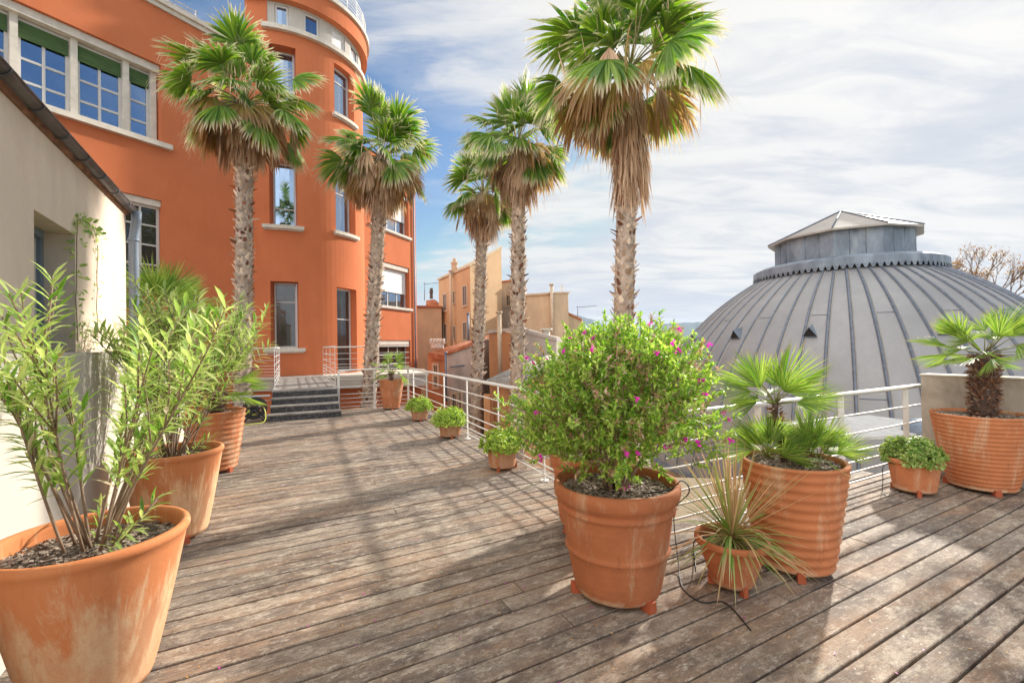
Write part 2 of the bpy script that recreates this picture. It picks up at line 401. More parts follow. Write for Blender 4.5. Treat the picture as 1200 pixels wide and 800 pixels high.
def sbox(mb,S,a0,a1,z0,z1,d0,d1,m=0):
    xs=srange(S,a0,a1)
    for a,b in zip(xs,xs[1:]):
        mb.poly([S.pt(a,z0,d0),S.pt(b,z0,d0),S.pt(b,z1,d0),S.pt(a,z1,d0)],m)
        mb.poly([S.pt(a,z0,d1),S.pt(a,z1,d1),S.pt(b,z1,d1),S.pt(b,z0,d1)],m)
        mb.poly([S.pt(a,z1,d0),S.pt(b,z1,d0),S.pt(b,z1,d1),S.pt(a,z1,d1)],m)
        mb.poly([S.pt(a,z0,d0),S.pt(a,z0,d1),S.pt(b,z0,d1),S.pt(b,z0,d0)],m)
    for a in (a0,a1): mb.poly([S.pt(a,z0,d0),S.pt(a,z1,d0),S.pt(a,z1,d1),S.pt(a,z0,d1)],m)
def swall(mb,S,a0,a1,z0,z1,holes,m=0,depth=.25):
    xs=sorted({a0,a1}|{q for h in holes for q in h[:2] if a0<q<a1}); zs=sorted({z0,z1}|{q for h in holes for q in h[2:4] if z0<q<z1})
    for x0,x1 in zip(xs,xs[1:]):
        for y0,y1 in zip(zs,zs[1:]):
            cx,cy=(x0+x1)/2,(y0+y1)/2
            if any(h[0]<cx<h[1] and h[2]<cy<h[3] for h in holes): continue
            ss=srange(S,x0,x1)
            for a,b in zip(ss,ss[1:]): mb.poly([S.pt(a,y0,0),S.pt(b,y0,0),S.pt(b,y1,0),S.pt(a,y1,0)],m)
    for h in holes:
        dp=h[4] if len(h)>4 else depth
        b0,b1=max(h[0],a0),min(h[1],a1)
        for a in (b0,b1): mb.poly([S.pt(a,h[2],0),S.pt(a,h[3],0),S.pt(a,h[3],dp),S.pt(a,h[2],dp)],m)
        ss=srange(S,b0,b1)
        for z in (h[2],h[3]):
            for a,b in zip(ss,ss[1:]): mb.poly([S.pt(a,z,0),S.pt(b,z,0),S.pt(b,z,dp),S.pt(a,z,dp)],m)
def window(S,par,x0,x1,z0,z1,dep,cols=2,rows=3,fw=.07,bar=.035,pane='glass',sill=True,sillover=.12,top=0.,extra=None,fm='frame',silld=.10,label=None,transom=None):
    """frame mesh in the opening + pane + sill as sub-parts"""
    f=MB(); d0,d1=dep-.07,dep
    sbox(f,S,x0+.001,x0+fw,z0,z1,d0,d1); sbox(f,S,x1-fw,x1-.001,z0,z1,d0,d1)
    sbox(f,S,x0+fw+.001,x1-fw-.001,z0,z0+fw,d0,d1); sbox(f,S,x0+fw+.001,x1-fw-.001,z1-fw,z1,d0,d1)
    for i in range(1,cols):
        a=x0+(x1-x0)*i/cols; sbox(f,S,a-bar/2,a+bar/2,z0+fw+.001,z1-fw-.001,d0+.01,d1)
    for j in range(1,rows):
        z=z0+(z1-z0-top)*j/rows
        for i in range(cols):
            a,b=x0+(x1-x0)*i/cols,x0+(x1-x0)*(i+1)/cols
            sbox(f,S,a+bar/2+.001+(fw-bar/2 if i==0 else 0),b-bar/2-.001-(fw-bar/2 if i==cols-1 else 0),z-bar/2,z+bar/2,d0+.015,d1)
    fo=f.build('window',M[fm],par)
    if label: fo['label']=label
    p=MB(); xs=srange(S,x0+fw*.5,x1-fw*.5)
    for a,b in zip(xs,xs[1:]): p.poly([S.pt(a,z0+.02,dep-.03),S.pt(b,z0+.02,dep-.03),S.pt(b,z1-.02,dep-.03),S.pt(a,z1-.02,dep-.03)])
    p.build('pane',M[pane],fo)
    if sill:
        q=MB(); sbox(q,S,x0-sillover,x1+sillover,z0-.13,z0-.003,-silld,dep-.05); sbox(q,S,x0-sillover+.03,x1+sillover-.03,z0-.18,z0-.133,-silld*.5,.02)
        q.build('sill',M['trim'],fo)
    if extra: extra(fo)
    return fo

# ------------------------------------------------------------------ orange building
bl=empty('orange_building',(-9.4,19.3,-6),'orange rendered building with a round stair tower and white framed windows','building')
bl_off=V((9.4,-19.3,6))
class Rel:                                            # parts are modelled in world space, parent sits at the base
    pass
def fix(root):
    for ch in root.children: ch.location=ch.location-root.location
FS=Plane((-10.6,14,0),radians(60),(.866,-.5,0))
TS=Cyl((-9.4,19.3,0),3.0)
WS=Plane((-6.1,27.5,0),radians(70),(.94,-.342,0))
# left facade
z_sill=zat(FS,190,169); z_top=zat(FS,184,84)
sr=FS.s_of(184,120); zb0=zat(FS,191,334); zb1=zat(FS,188,235); sb0,sb1=FS.s_of(118,280),FS.s_of(190,280)
mb=MB()
swall(mb,FS,-9,2.75,-6,12.1,[(-8.2,sr+.12,z_sill,z_top+.25,.42),(sb0,sb1,zb0,zb1,.30)])
sbox(mb,FS,-9,2.0,12.101,12.25,.0,.3)
mb.build('wall',M['orange'],bl)
q=MB(); sbox(q,FS,-9,2.0,12.255,12.40,-.16,.45); sbox(q,FS,-9,2.0,12.12,12.25,-.08,-.003); q.build('roof_coping',M['trim'],bl)
# strip window with heavy posts
heavy=[FS.s_of(p,120) for p in (-40,20,91,152)]+[sr]
for i,(a,b) in enumerate(zip(heavy,heavy[1:])):
    def ex(fo,a=a,b=b):
        g=MB(); sbox(g,FS,a+.1,b-.1,z_top-.50,z_top-.08,.30,.315); g.build('blind',M['green_blind'],fo)
    window(FS,bl,a+.075,b-.075,z_sill+.03,z_top,.40,cols=2 if i<3 else 1,rows=3,top=.42,sill=False,extra=ex,bar=.06,fw=.07)
q=MB()
for a in heavy: sbox(q,FS,a-.072,a+.072,z_sill+.02,z_top+.02,.22,.40)
sbox(q,FS,-8.2,sr+.11,z_top+.022,z_top+.24,.10,.40); q.build('window_post',M['trim'],bl)
q=MB(); sbox(q,FS,-8.4,sr+.35,z_sill-.14,z_sill+.012,-.16,.36); q.build('sill',M['trim'],bl)
window(FS,bl,sb0+.01,sb1-.01,zb0+.01,zb1-.20,.22,cols=3,rows=4,pane='glass_dark',sillover=.15,bar=.05,silld=.14)
q=MB(); sbox(q,FS,sb0+.01,sb1-.01,zb1-.198,zb1-.01,.05,.22); q.build('roller_box',M['trim'],bl)
# roof railing
q=MB()
for k in range(7):
    z=12.5+k*.13; q.tube([FS.pt(-3,z,.9),FS.pt(1.3,z,.9)],.016,5)
for k in range(6): q.tube([FS.pt(-3+k*.85,12.4,.9),FS.pt(-3+k*.85,13.32,.9)],.025,5)
q.build('roof_railing',M['white_metal'],bl)
# tower
c1a,c1b=TS.s_of(317,370),TS.s_of(350,370); c2a,c2b=TS.s_of(395,370),TS.s_of(418,370)
if c1a>c1b: c1a,c1b=c1b,c1a
if c2a>c2b: c2a,c2b=c2b,c2a
lv=[(1.62,4.07),(6.1,8.55),(10.65,12.75)]
lv2=[(.62,4.0),(6.2,8.5),(10.85,12.85)]
holes=[(c1a,c1b,a,b,.55) for a,b in lv]+[(c2a,c2b,a,b,.38) for a,b in lv2]
cut=TS.s_of(288,200)/TS.r
if cut>0: cut-=2*pi
lo=min(c1a,c2a)-3.5; 
mb=MB(); swall(mb,TS,cut*3,0.75*3,-6,13.25,holes)
qa=TS.pt(cut*3,0,.02); qb=qa+V((-.50,.86,0))*3.2
for za,zb_ in ((11.9,14.34),): mb.poly([(qa.x,qa.y,za),(qb.x,qb.y,za),(qb.x,qb.y,zb_),(qa.x,qa.y,zb_)])
mb.build('tower_wall',M['orange'],bl)
for (a,b) in lv:
    window(TS,bl,c1a+.02,c1b-.02,a+.01,b-.01,.50,cols=1,rows=2 if a<2 else 2,top=-1.0 if a<2 else 1.0,pane='glass_dark' if a<2 else 'glass',fm='frame',sillover=.22,silld=.16)
for i,(a,b) in enumerate(lv2):
    window(TS,bl,c2a+.05,c2b-.05,a+.01,b-.01,.32,cols=1,rows=2,top=-.9,pane='glass_dark' if i==0 else 'glass',sill=i>0,sillover=.15,silld=.14,label='glazed door with light above it' if i==0 else None)
# ring storey
RS=Cyl((-9.4,19.3,0),2.95); RB=Cyl((-9.4,19.3,0),3.14)
mb=MB(); sbox(mb,RB,RB.s_of(306,36),.8*3.14,13.25,13.42,-.03,.6); mb.build('tower_cornice',M['trim'],bl)
sp=[RS.s_of(p,30) for p in (322,338,356,374,388,404,410,419)]
rh=[(min(a,b),max(a,b),13.46,14.26,.12) for a,b in zip(sp[::2],sp[1::2])]
ws=RS.s_of(313,20)
mb=MB(); swall(mb,RS,ws,.8*2.95,13.421,14.34,rh); mb.build('ring_wall',M['white_render'],bl)
mb=MB(); sbox(mb,RS,cut*2.95,ws-.003,13.251,14.34,-.02,.3); mb.build('ring_wall',M['orange'],bl)
for i,hh in enumerate(rh): window(RS,bl,hh[0]+.01,hh[1]-.01,hh[2]+.01,hh[3]-.01,.10,cols=1,rows=1,fw=.06,pane='shutter' if i==2 else 'glass',sill=False)
RC=Cyl((-9.4,19.3,0),3.22)
mb=MB(); sbox(mb,RC,cut*3.22,.8*3.22,14.341,15.0,0,.9); mb.build('ring_parapet',M['orange'],bl)
mb=MB(); sbox(mb,RC,cut*3.22,.8*3.22,15.003,15.16,-.10,.9); mb.build('ring_coping',M['trim'],bl)
mb=MB()
for k in range(6):
    z=15.3+k*.14; mb.tube([RC.pt(a,z,.05) for a in srange(RC,cut*3.2,2.2)],.015,4)
for k in range(14): a=cut*3.2+.02+k*.66; mb.tube([RC.pt(a,15.16,.05),RC.pt(a,16.05,.05)],.02,5)
mb.build('tower_railing',M['white_metal'],bl)
# wing
wa,wb=WS.s_of(436,340),WS.s_of(480,340); we=WS.s_of(487.5,300)
wl=[(-.45,2.0),(3.9,6.35),(8.2,10.65)]
mb=MB(); swall(mb,WS,-8.2,we,-6,12.1,[(wa,wb,a,b,.42) for a,b in wl])
pe=WS.pt(we,0,0); pb=pe-WS.n*9; mb.poly([(pe.x,pe.y,-6),(pb.x,pb.y,-6),(pb.x,pb.y,12.1),(pe.x,pe.y,12.1)])
mb.build('wing_wall',M['orange'],bl)
for i,(a,b) in enumerate(wl):
    def ex(fo,a=a,b=b,i=i):
        if i!=0:
            g=MB(); sbox(g,WS,wa+.1,wb-.12,a+.85,b-.32,.22,.25); g.build('roller_shutter',M['shutter'],fo)
        g=MB(); sbox(g,WS,wa+.02,wb-.03,b-.26,b-.03,.05,.30); g.build('roller_box',M['trim'],fo)
    window(WS,bl,wa+.03,wb-.03,a+.01,b-.28,.36,cols=4,rows=2 if i else 4,pane='glass_dark' if i==0 else 'glass',extra=ex,sillover=.2 if i else .05,silld=.12,bar=.06)
q=MB(); a=WS.s_of(484.2,300); q.tube([WS.pt(a,-6,-.08),WS.pt(a,12.1,-.08)],.05,8); q.build('drainpipe',M['zinc_pipe'],bl)
# roof and hidden backs
q=MB()
q.poly([FS.pt(-9,12.11,.1),FS.pt(2.75,12.11,.1),V((-9.4,19.3,12.11)),V((-19,24,12.11))])
q.poly([V((-9.4,19.3,12.11)),WS.pt(we,12.11,.05),V((pb.x,pb.y,12.11)),V((-19,24,12.11))])
rr=[TS.pt(a,15.0,.3) for a in srange(TS,cut*3,.8*3)]; q.poly(rr)
q.build('roof',M['conc'],bl)
# terrace slab along the tower with its base band
TP=V((-8.55,16.25,0)); TDv=V((cos(radians(14)),sin(radians(14)),0)); TNn=V((TDv.y,-TDv.x,0))
class Pl2(Plane): pass
SL=Plane(TP,radians(14),TNn); 
q=MB(); sbox(q,SL,-1.6,5.4,.10,.50,0,3.0); q.build('terrace_slab',M['white_render'],bl)
q=MB(); sbox(q,SL,-1.65,5.45,.503,.60,-.08,2.95); q.build('slab_coping',M['trim'],bl)
q=MB(); sbox(q,SL,-1.6,5.2,-6,.097,.9,1.2); q.build('base_wall',M['orange'],bl)
fix(bl)

# ------------------------------------------------------------------ landing and steps
SD=V((cos(radians(24)),sin(radians(24)),0)); SN=V((-SD.y,SD.x,0)); S0=V((-5.38,10.0,0)); SW=1.45
LDIR=V((cos(radians(116)),sin(radians(116)),0))
st=empty('stone_steps',S0,'four black stone steps rising from the deck to the tiled landing','steps')
for k in range(4):
    b=MB(); z=.15*(k+1); y0=.29*k; ext=.035 if k==0 else 0
    A=S0+SN*(y0)-SD*(ext); 
    w=SW+2*ext
    def bx(mb,a,y,z0,z1,wd,dp):
        p=[a+SN*y,a+SD*wd+SN*y,a+SD*wd+SN*(y+dp),a+SN*(y+dp)]
        mb.hexa([V((q_.x,q_.y,z0)) for q_ in p]+[V((q_.x,q_.y,z1)) for q_ in p])
    bx(b,A,.0,0.002 if k==0 else .15*k+.002,z-.035,w,.30); so=b.build('step',M['black_stone'],st)
    t2=MB(); bx(t2,A-SD*.01,-.02,z-.033,z,w+.02,.32); t2.build('tread',M['tread'],so)
fix(st)
for ch in st.children: pass
lp=[S0+SN*1.16-SD*.02, S0+SD*(SW+.02)+SN*1.16]
la=lp[0]; lb=lp[1]
def along(p,Y): return p+LDIR*((Y-p.y)/LDIR.y)
lc=along(lb,17.2); ldd=along(la,16.9)
b=MB(); b.hexa([V((q_.x,q_.y,z)) for z in (.40,.598) for q_ in (la,lb,lc,ldd)]); 
# tile joints as real gaps: tiles as low slabs
ncol,nrow=5,16
tl=MB()
for i in range(nrow):
    for j in range(ncol):
        def P(u_,v_):
            p=la.lerp(lb,u_); q_=ldd.lerp(lc,u_); r_=p.lerp(q_,v_); return r_
        g=.012
        p=[P((j+g)/ncol,(i+g)/nrow),P((j+1-g)/ncol,(i+g)/nrow),P((j+1-g)/ncol,(i+1-g)/nrow),P((j+g)/ncol,(i+1-g)/nrow)]
        tl.hexa([V((q_.x,q_.y,.599)) for q_ in p]+[V((q_.x,q_.y,.607)) for q_ in p])
landing=struct('landing',b,M['conc']); t_=tl.build('landing_tiles',M['tread'],landing)

# ------------------------------------------------------------------ railings
HZ=[.80,.60,.41,.30,.19,.085]
def offset_path(pts,rad=.16,seg=6):
    out=[pts[0]]
    for a,b,c in zip(pts,pts[1:],pts[2:]):
        u=(a-b).normalized(); w=(c-b).normalized()
        p,q_=b+u*rad,b+w*rad
        for k in range(seg+1):
            t=k/seg; out.append(p*(1-t)**2+b*2*t*(1-t)+q_*t*t)
    out.append(pts[-1]); return out
def railing(name,label,pts,posts,z0=0.,group=None,heights=HZ,top=1.03,cat='railing'):
    r=empty(name,(posts[0][0].x,posts[0][0].y,z0),label,cat,group)
    path=offset_path(pts)
    b=MB(); b.tube([p+V((0,0,z0+top)) for p in path],.024,10); b.build('handrail',M['white_metal'],r)
    for hz in heights:
        b=MB(); b.tube([p+V((0,0,z0+hz)) for p in path],.0095,6); b.build('rail',M['white_metal'],r)
    for p,ang in posts:
        b=MB(); b.box(p+V((0,0,z0+top/2-.01)),(.012,.055,top-.02),ang); b.box(p+V((0,0,z0+.006)),(.09,.09,.010),ang); b.build('post',M['white_metal'],r)
    fix(r); return r
aL=atan2(LD.y,LD.x); aR=atan2(RD.y,RD.x)
pz=V((-.79,7.81,0)); posts=[]
for k in (2.72,1.36,0,-1.38,-2.76,-4.1): posts.append((pz+LD*(-k),aL+radians(55)))
for k in (.36,1.74,3.1): posts.append((REND-RD*k,aR+radians(50)))
posts.append((BCK,aL)); posts.append((BCL,aL)); posts.append((BCL.lerp(BCK,.5),aL))
railing('terrace_railing','long white tube railing along the open sides of the wooden deck',[BCL,BCK,COR,REND],posts)
aS=atan2(SD.y,SD.x)
ra=lb+LDIR*.08-SD*.05; rb=along(ra,16.15); rc=rb+TDv*3.0
railing('landing_railing','white railing on the right side of the landing below the glazed door',[ra,rb,rc],[(ra,aS),(rb,aS),(ra.lerp(rb,.33),aS),(ra.lerp(rb,.66),aS),(rb+TDv*1.4,aS)],.607,'railings of the landing')
ra=la+LDIR*.08+SD*.05; rb=along(ra,15.9); rc=rb-TDv*2.4
railing('landing_railing','white railing on the left side of the landing below the tower window',[ra,rb,rc],[(ra,aS),(rb,aS),(ra.lerp(rb,.33),aS),(ra.lerp(rb,.66),aS),(rb-TDv*1.4,aS)],.607,'railings of the landing')
a_=S0+SN*.62-SD*.03; b_=a_-SD*1.25
railing('side_railing','short low white railing behind the hose reel left of the steps',[a_,b_],[(b_,aS)],0,None,[.41,.30,.19,.085],.52)

# ------------------------------------------------------------------ white house and low wall
wh=empty('white_house',wall_pt(-1.35,5.9),'beige rendered house with a dark gutter and deep set door at left edge','house')
zt=at(145,249,5.2).z
HWN=-1.35
class HS:
    r=0
    def pt(s,a,z,d): return wall_pt(HWN-d,a,z)
    def step(s): return 1e9
HW=HS()
def s_on(px):
    r=ray(px,300); t=HWN/(WN.x*r.x+WN.y*r.y); return WD.x*r.x*t+WD.y*r.y*t
hs0,hs1=s_on(40),s_on(88); hend=s_on(147.5)
dz=at(88,275,wall_pt(HWN,hs1).y).z
mb=MB(); swall(mb,HW,-6,hend,-.3,zt,[(hs0,hs1,1.2,dz,.26)])
p=wall_pt(HWN,hend); q_=wall_pt(HWN-5,hend)
mb.poly([(p.x,p.y,-6),(q_.x,q_.y,-6),(q_.x,q_.y,zt+1.6),(p.x,p.y,zt)])
mb.build('wall',M['houser'],wh)
mb=MB(); sbox(mb,HW,hs0+.005,hs0+.05,1.2,dz-.005,.17,.24); sbox(mb,HW,hs1-.06,hs1-.005,1.2,dz-.005,.19,.25); sbox(mb,HW,hs0+.051,hs1-.061,dz-.06,dz-.005,.17,.24)
sbox(mb,HW,(hs0+hs1)/2-.03,(hs0+hs1)/2+.03,1.2,dz-.061,.18,.24)
d=mb.build('door',M['bluegrey'],wh)
mb=MB(); mb.poly([HW.pt(hs0,1.2,.215),HW.pt(hs1,1.2,.215),HW.pt(hs1,dz,.215),HW.pt(hs0,dz,.215)]); mb.build('pane',M['curtain'],d)
mb=MB()
for a,bq in ((-6,hend-.02),):
    mb.hexa([wall_pt(HWN+.04,a,zt+.045),wall_pt(HWN+.04,bq,zt+.045),wall_pt(HWN-5,bq,zt+1.7),wall_pt(HWN-5,a,zt+1.7),
             wall_pt(HWN+.04,a,zt+.06),wall_pt(HWN+.04,bq,zt+.06),wall_pt(HWN-5,bq,zt+1.735),wall_pt(HWN-5,a,zt+1.735)])
    k=a
    while k<bq:                                       # cover tiles
        mb.tube([wall_pt(HWN+.04,k,zt+.075),wall_pt(HWN-5,k,zt+1.745)],.045,8); k+=.21
mb.build('roof',M['tiles'],wh)
mb=MB()
mb.hexa([wall_pt(HWN+.003,-6,zt-.035),wall_pt(HWN+.003,hend,zt-.035),wall_pt(HWN+.003,hend,zt-.0),wall_pt(HWN+.003,-6,zt-.0),
         wall_pt(HWN+.02,-6,zt-.028),wall_pt(HWN+.02,hend,zt-.028),wall_pt(HWN+.03,hend,zt-.002),wall_pt(HWN+.03,-6,zt-.002)])
mb.build('eave_board',simple('eave_wood',(.22,.10,.055),.8,var=.5,sc=9),wh)
mb=MB(); nn=9; prev=None
for k in range(nn+1):
    an=pi+pi*k/nn; cx,cz=HWN+.06+.044*cos(an),zt+.035+.044*sin(an)
    ci,zi=HWN+.06+.040*cos(an),zt+.035+.040*sin(an)
    cur=[mb.vert(wall_pt(cx,-6,cz)),mb.vert(wall_pt(cx,hend+.02,cz)),mb.vert(wall_pt(ci,-6,zi)),mb.vert(wall_pt(ci,hend+.02,zi))]
    if prev:
        mb.face((prev[0],prev[1],cur[1],cur[0]),0,True); mb.face((prev[2],cur[2],cur[3],prev[3]),0,True); mb.face((prev[1],prev[3],cur[3],cur[1]))
    prev=cur
mb.tube([wall_pt(HWN+.104,-6,zt+.036),wall_pt(HWN+.104,hend+.02,zt+.036)],.009,6)
k=-5.8
while k<hend:
    pts=[wall_pt(HWN+.06+.047*cos(pi+pi*i/8),k,zt+.035+.047*sin(pi+pi*i/8)) for i in range(9)]
    mb.tube(pts,.008,5); k+=.45
mb.build('gutter',simple('dark_gutter',(.12,.11,.115),.5,metal=.3,var=.4,sc=7,bst=.1),wh)
mb=MB(); dp=wall_pt(HWN+.06,hend+.06)
mb.tube([wall_pt(HWN+.10,hend+.0,zt+.02),wall_pt(HWN+.09,hend+.04,zt-.08),dp+V((0,0,zt-.3)),dp+V((0,0,0))],.048,12)
for zz in (zt-.32,1.9): mb.tube([dp+V((0,0,zz)),dp+V((0,0,zz+.03))],.056,12)
mb.build('downpipe',M['zinc_pipe'],wh)
fix(wh)
for ch in wh.children: pass

lw=MB(); le=9.45
lw.hexa([wall_pt(LOWN,-6,-.3),wall_pt(LOWN,le,-.3),wall_pt(LOWN-.16,le,-.3),wall_pt(LOWN-.16,-6,-.3),wall_pt(LOWN,-6,1.60),wall_pt(LOWN,le,1.60),wall_pt(LOWN-.16,le,1.60),wall_pt(LOWN-.16,-6,1.60)])
tag(lw.build('low_wall',M['white_render']),'smooth white low wall behind the row of pots on the left','wall')
def ledge_plant(): pass
# ivy on the house wall
R.seed(21)
iv=empty('ivy',wall_pt(HWN,s_on(96),1.6),'thin climbing ivy trained on wires up the beige house wall','plant')
st_,lf=MB(),MB()
def on_house(px,py,off=.02):
    r=ray(px,py); t=(HWN+off)/(WN.x*r.x+WN.y*r.y); return V((r.x*t,r.y*t,CH+r.z*t))
for path in ([(91,400),(89,350),(90,300),(91,258),(96,257),(104,262),(110,270),(115,277)],[(115,400),(113,360),(114,318),(115,277)]):
    pts=[]
    for (a,b),(c,d_) in zip(path,path[1:]):
        for k in range(4): pts.append(on_house(a+(c-a)*k/4+R.uniform(-.6,.6),b+(d_-b)*k/4,.015))
    st_.tube(pts,.0035,4)
    for p in pts:
        for k in range(R.choice([4,6,9]) if path[0][0]==91 else R.choice([1,2,4])):
            d_=V((R.uniform(-1,1),R.uniform(-1,1),R.uniform(-1,1))); lf.blade(p+d_*.035,d_,WN,R.uniform(.03,.055),R.uniform(.025,.045),.3,2,peak=.35)
st_.build('stem',M['twig'],iv); lf.build('leaves',M['oleander'],iv); fix(iv)

# ------------------------------------------------------------------ pots
def pot_profile(kind,r0,r1,H):
    pr=[]
    if kind=='ribbed':
        n=11; m_=n*6
        for i in range(m_+1):
            t=i/m_; r=r0+(r1-r0)*t**.8; pr.append((r+.0055*sin(t*n*2*pi)*(1 if t<.97 else 0),H*t*.97))
        pr+=[(r1+.004,H*.975),(r1+.006,H*.99),(r1-.002,H)]
    elif kind=='fine':
        n=17; m_=n*5
        for i in range(m_+1):
            t=i/m_; r=r0+(r1-r0)*t**.85; pr.append((r+.0032*sin(t*n*2*pi),H*t*.97))
        pr+=[(r1+.005,H*.98),(r1+.004,H)]
    elif kind=='banded':
        base=lambda t: r0+(r1*.93-r0)*(t**.72)
        for i in range(41):
            t=i/40*.80; r=base(t)+.0007*sin(t*90)
            r+=.017*math.exp(-((t-.40)/.014)**2)+.011*math.exp(-((t-.37)/.008)**2)
            r+=.018*math.exp(-((t-.775)/.020)**2)
            pr.append((r,H*t))
        rr=base(.80)
        pr+=[(rr+.004,H*.815),(rr+.008,H*.83),(r1*.965,H*.86),(r1*.985,H*.885),(r1,H*.915),(r1*1.003,H*.95),(r1*.995,H*.98),(r1*.975,H*.998)]
    elif kind=='rolled':
        for i in range(21):
            t=i/20; pr.append((r0+(r1*.965-r0)*t**.85,H*t*.93))
        pr+=[(r1*.985,H*.94),(r1*1.0,H*.955),(r1*1.005,H*.97),(r1*.995,H*.99),(r1*.975,H)]
    elif kind=='small':
        for i in range(17):
            t=i/16*.84; r=r0+(r1*.94-r0)*t**.9
            r+=.006*math.exp(-((t-.28)/.02)**2)
            pr.append((r,H*t))
        pr+=[(r1*.985,H*.855),(r1*1.0,H*.90),(r1*1.0,H*.97),(r1*.985,H)]
    return pr
def pot(loc,kind,r0,r1,H,mat,label,group,soil=.06,wall=.028,chips=0,feet=3,fa=0.,size='terracotta_pot',n=64):
    base=.035
    o=empty(size,(loc[0],loc[1],0),label,'plant pot',group)
    pr=pot_profile(kind,r0,r1,H-base); b=MB()
    zt_=pr[-1][1]; rt=pr[-1][0]
    inner=[(rt-wall*.5,zt_+.002),(rt-wall*.95,zt_-.006),(rt-wall*1.1,zt_-.03),(rt-wall*1.35,zt_-soil-.06)]
    b.lathe([(0.01,0.0),(r0*.85,0.0),(r0-.008,.002)]+pr+inner,(0,0,base),n)
    b.build('pot_body',mat,o)
    rs=rt-wall*1.2; s=MB(); zz=base+zt_-soil
    ring=[]
    c=s.vert((0,0,zz+.012)); prev=None
    for k in range(1,9):
        r=rs*k/8; cur=[s.vert((r*cos(2*pi*j/36),r*sin(2*pi*j/36),zz+R.uniform(-.006,.012))) for j in range(36)]
        if prev is None:
            for j in range(36): s.face((c,cur[j],cur[(j+1)%36]),0,True)
        else:
            for j in range(36): s.face((prev[j],cur[j],cur[(j+1)%36],prev[(j+1)%36]),0,True)
        prev=cur
    for k in range(chips):
        a=R.uniform(0,2*pi); r=rs*sqrt(R.random())*.97; q_=R.uniform(.006,.016)
        MM=Matrix.Rotation(R.uniform(0,6),3,'Z')@Matrix.Rotation(R.uniform(-.6,.6),3,'X')
        s.box((r*cos(a),r*sin(a),zz+.012+R.uniform(0,.008)),(q_*R.uniform(1,2.4),q_,q_*.4),M=MM,m=1)
    s.build('soil',[M['soil'],M['chip']],o)
    for k in range(feet):
        a=fa+2*pi*k/feet; f=MB(); rr=r0+.0
        sz=max(.03,min(.055,r0*.2))
        f.box((rr*cos(a),rr*sin(a),.02),(sz*1.5,sz,.0395),a)
        f.box(((rr+sz*.45)*cos(a),(rr+sz*.45)*sin(a),.032),(sz*.55,sz*.96,.060),a)
        f.build('foot',M['foot'],o)
    return o
G1='large pots by the right railing'; G2='pots along the white wall'; G3='small pots by the side railing'
R.seed(5)
PA=V((.66,2.95,0)); PB=V((.70,4.02,0)); PC=V((1.42,2.98,0)); PD=V((1.99,3.24,0)); PE=V((4.19,4.75,0)); PF=V((4.98,4.83,0))
PG=V((-1.99,2.14,0)); PH=V((-2.93,3.91,0)); PI_=V((-3.97,6.02,0))
def face_cam(p,off=0.): return atan2(-p.y,-p.x)+off
pot(PA,'banded',.262,.40,.72,M['terra'],'big smooth terracotta pot with raised bands holding the magenta flowered shrub',G1,soil=.07,chips=900,fa=face_cam(PA,.75),n=96)
pot(PB,'banded',.29,.39,.66,M['terra'],'big terracotta pot mostly hidden behind the magenta flowered shrub',G1,soil=.07,chips=100,fa=face_cam(PB,-.8))
pot(PC,'small',.125,.228,.33,M['terra'],'small red terracotta pot holding the spiky striped plant',G1,soil=.07,chips=150,fa=face_cam(PC,.55))
pot(PD,'ribbed',.235,.335,.76,M['terra2'],'tall ribbed terracotta pot with a low fan palm near the railing corner',G1,soil=.045,chips=700,fa=face_cam(PD,.15),n=96)
pot(PE,'small',.175,.235,.36,M['terra2'],'small terracotta pot of bushy green herb beside the concrete wall',G1,soil=.04,fa=face_cam(PE,.2))
pot(PF,'fine',.265,.40,.80,M['terra2'],'wide finely ribbed terracotta pot with thick trunked palm by the concrete wall',G1,soil=.04,chips=500,fa=face_cam(PF,.4),n=96)
pot(PG,'rolled',.215,.375,.75,M['terra_pale'],'nearest pale streaked terracotta pot with leggy oleander at left edge',G2,soil=.09,chips=900,fa=face_cam(PG,.55),n=96)
pot(PH,'rolled',.235,.365,.75,M['terra_pale'],'second pale terracotta pot from the left with bushy oleander',G2,soil=.08,chips=200,fa=face_cam(PH,.3))
pot(PI_,'ribbed',.245,.36,.80,M['terra2'],'ribbed terracotta pot with a small fan palm at the end of the white wall',G2,soil=.05,chips=100,fa=face_cam(PI_,.7))
PJ=ground(459,479); pot(PJ,'fine',.20,.315,.76,M['terra2'],'ribbed terracotta pot with small palm in the far deck corner by the steps',G3,soil=.05,feet=3,fa=face_cam(PJ,.1))
K=[]
for px,py,hw0,hw1,top,lab in ((491,493.5,8.3,12,477,'farthest small weathered pot of bright green succulent by the railing'),(527,513.5,11,15.5,494,'middle small weathered pot of bright green succulent by the railing'),(588.5,551,15.5,19,523,'nearest small weathered pot of bright green succulent by the railing, a magenta petal on it')):
    p=ground(px,py); ww=p.y/530*cos(atan2(p.x,p.y)); 
    H_=at(px,top,p.y).z; p=V((p.x,p.y+hw0*ww*.6,0)); K.append((p,hw1*ww,H_))
    pot(p,'small',hw0*ww,hw1*ww,H_,M['terra_small'],lab,G3,soil=.03,fa=face_cam(p,R.uniform(-.3,.3)))

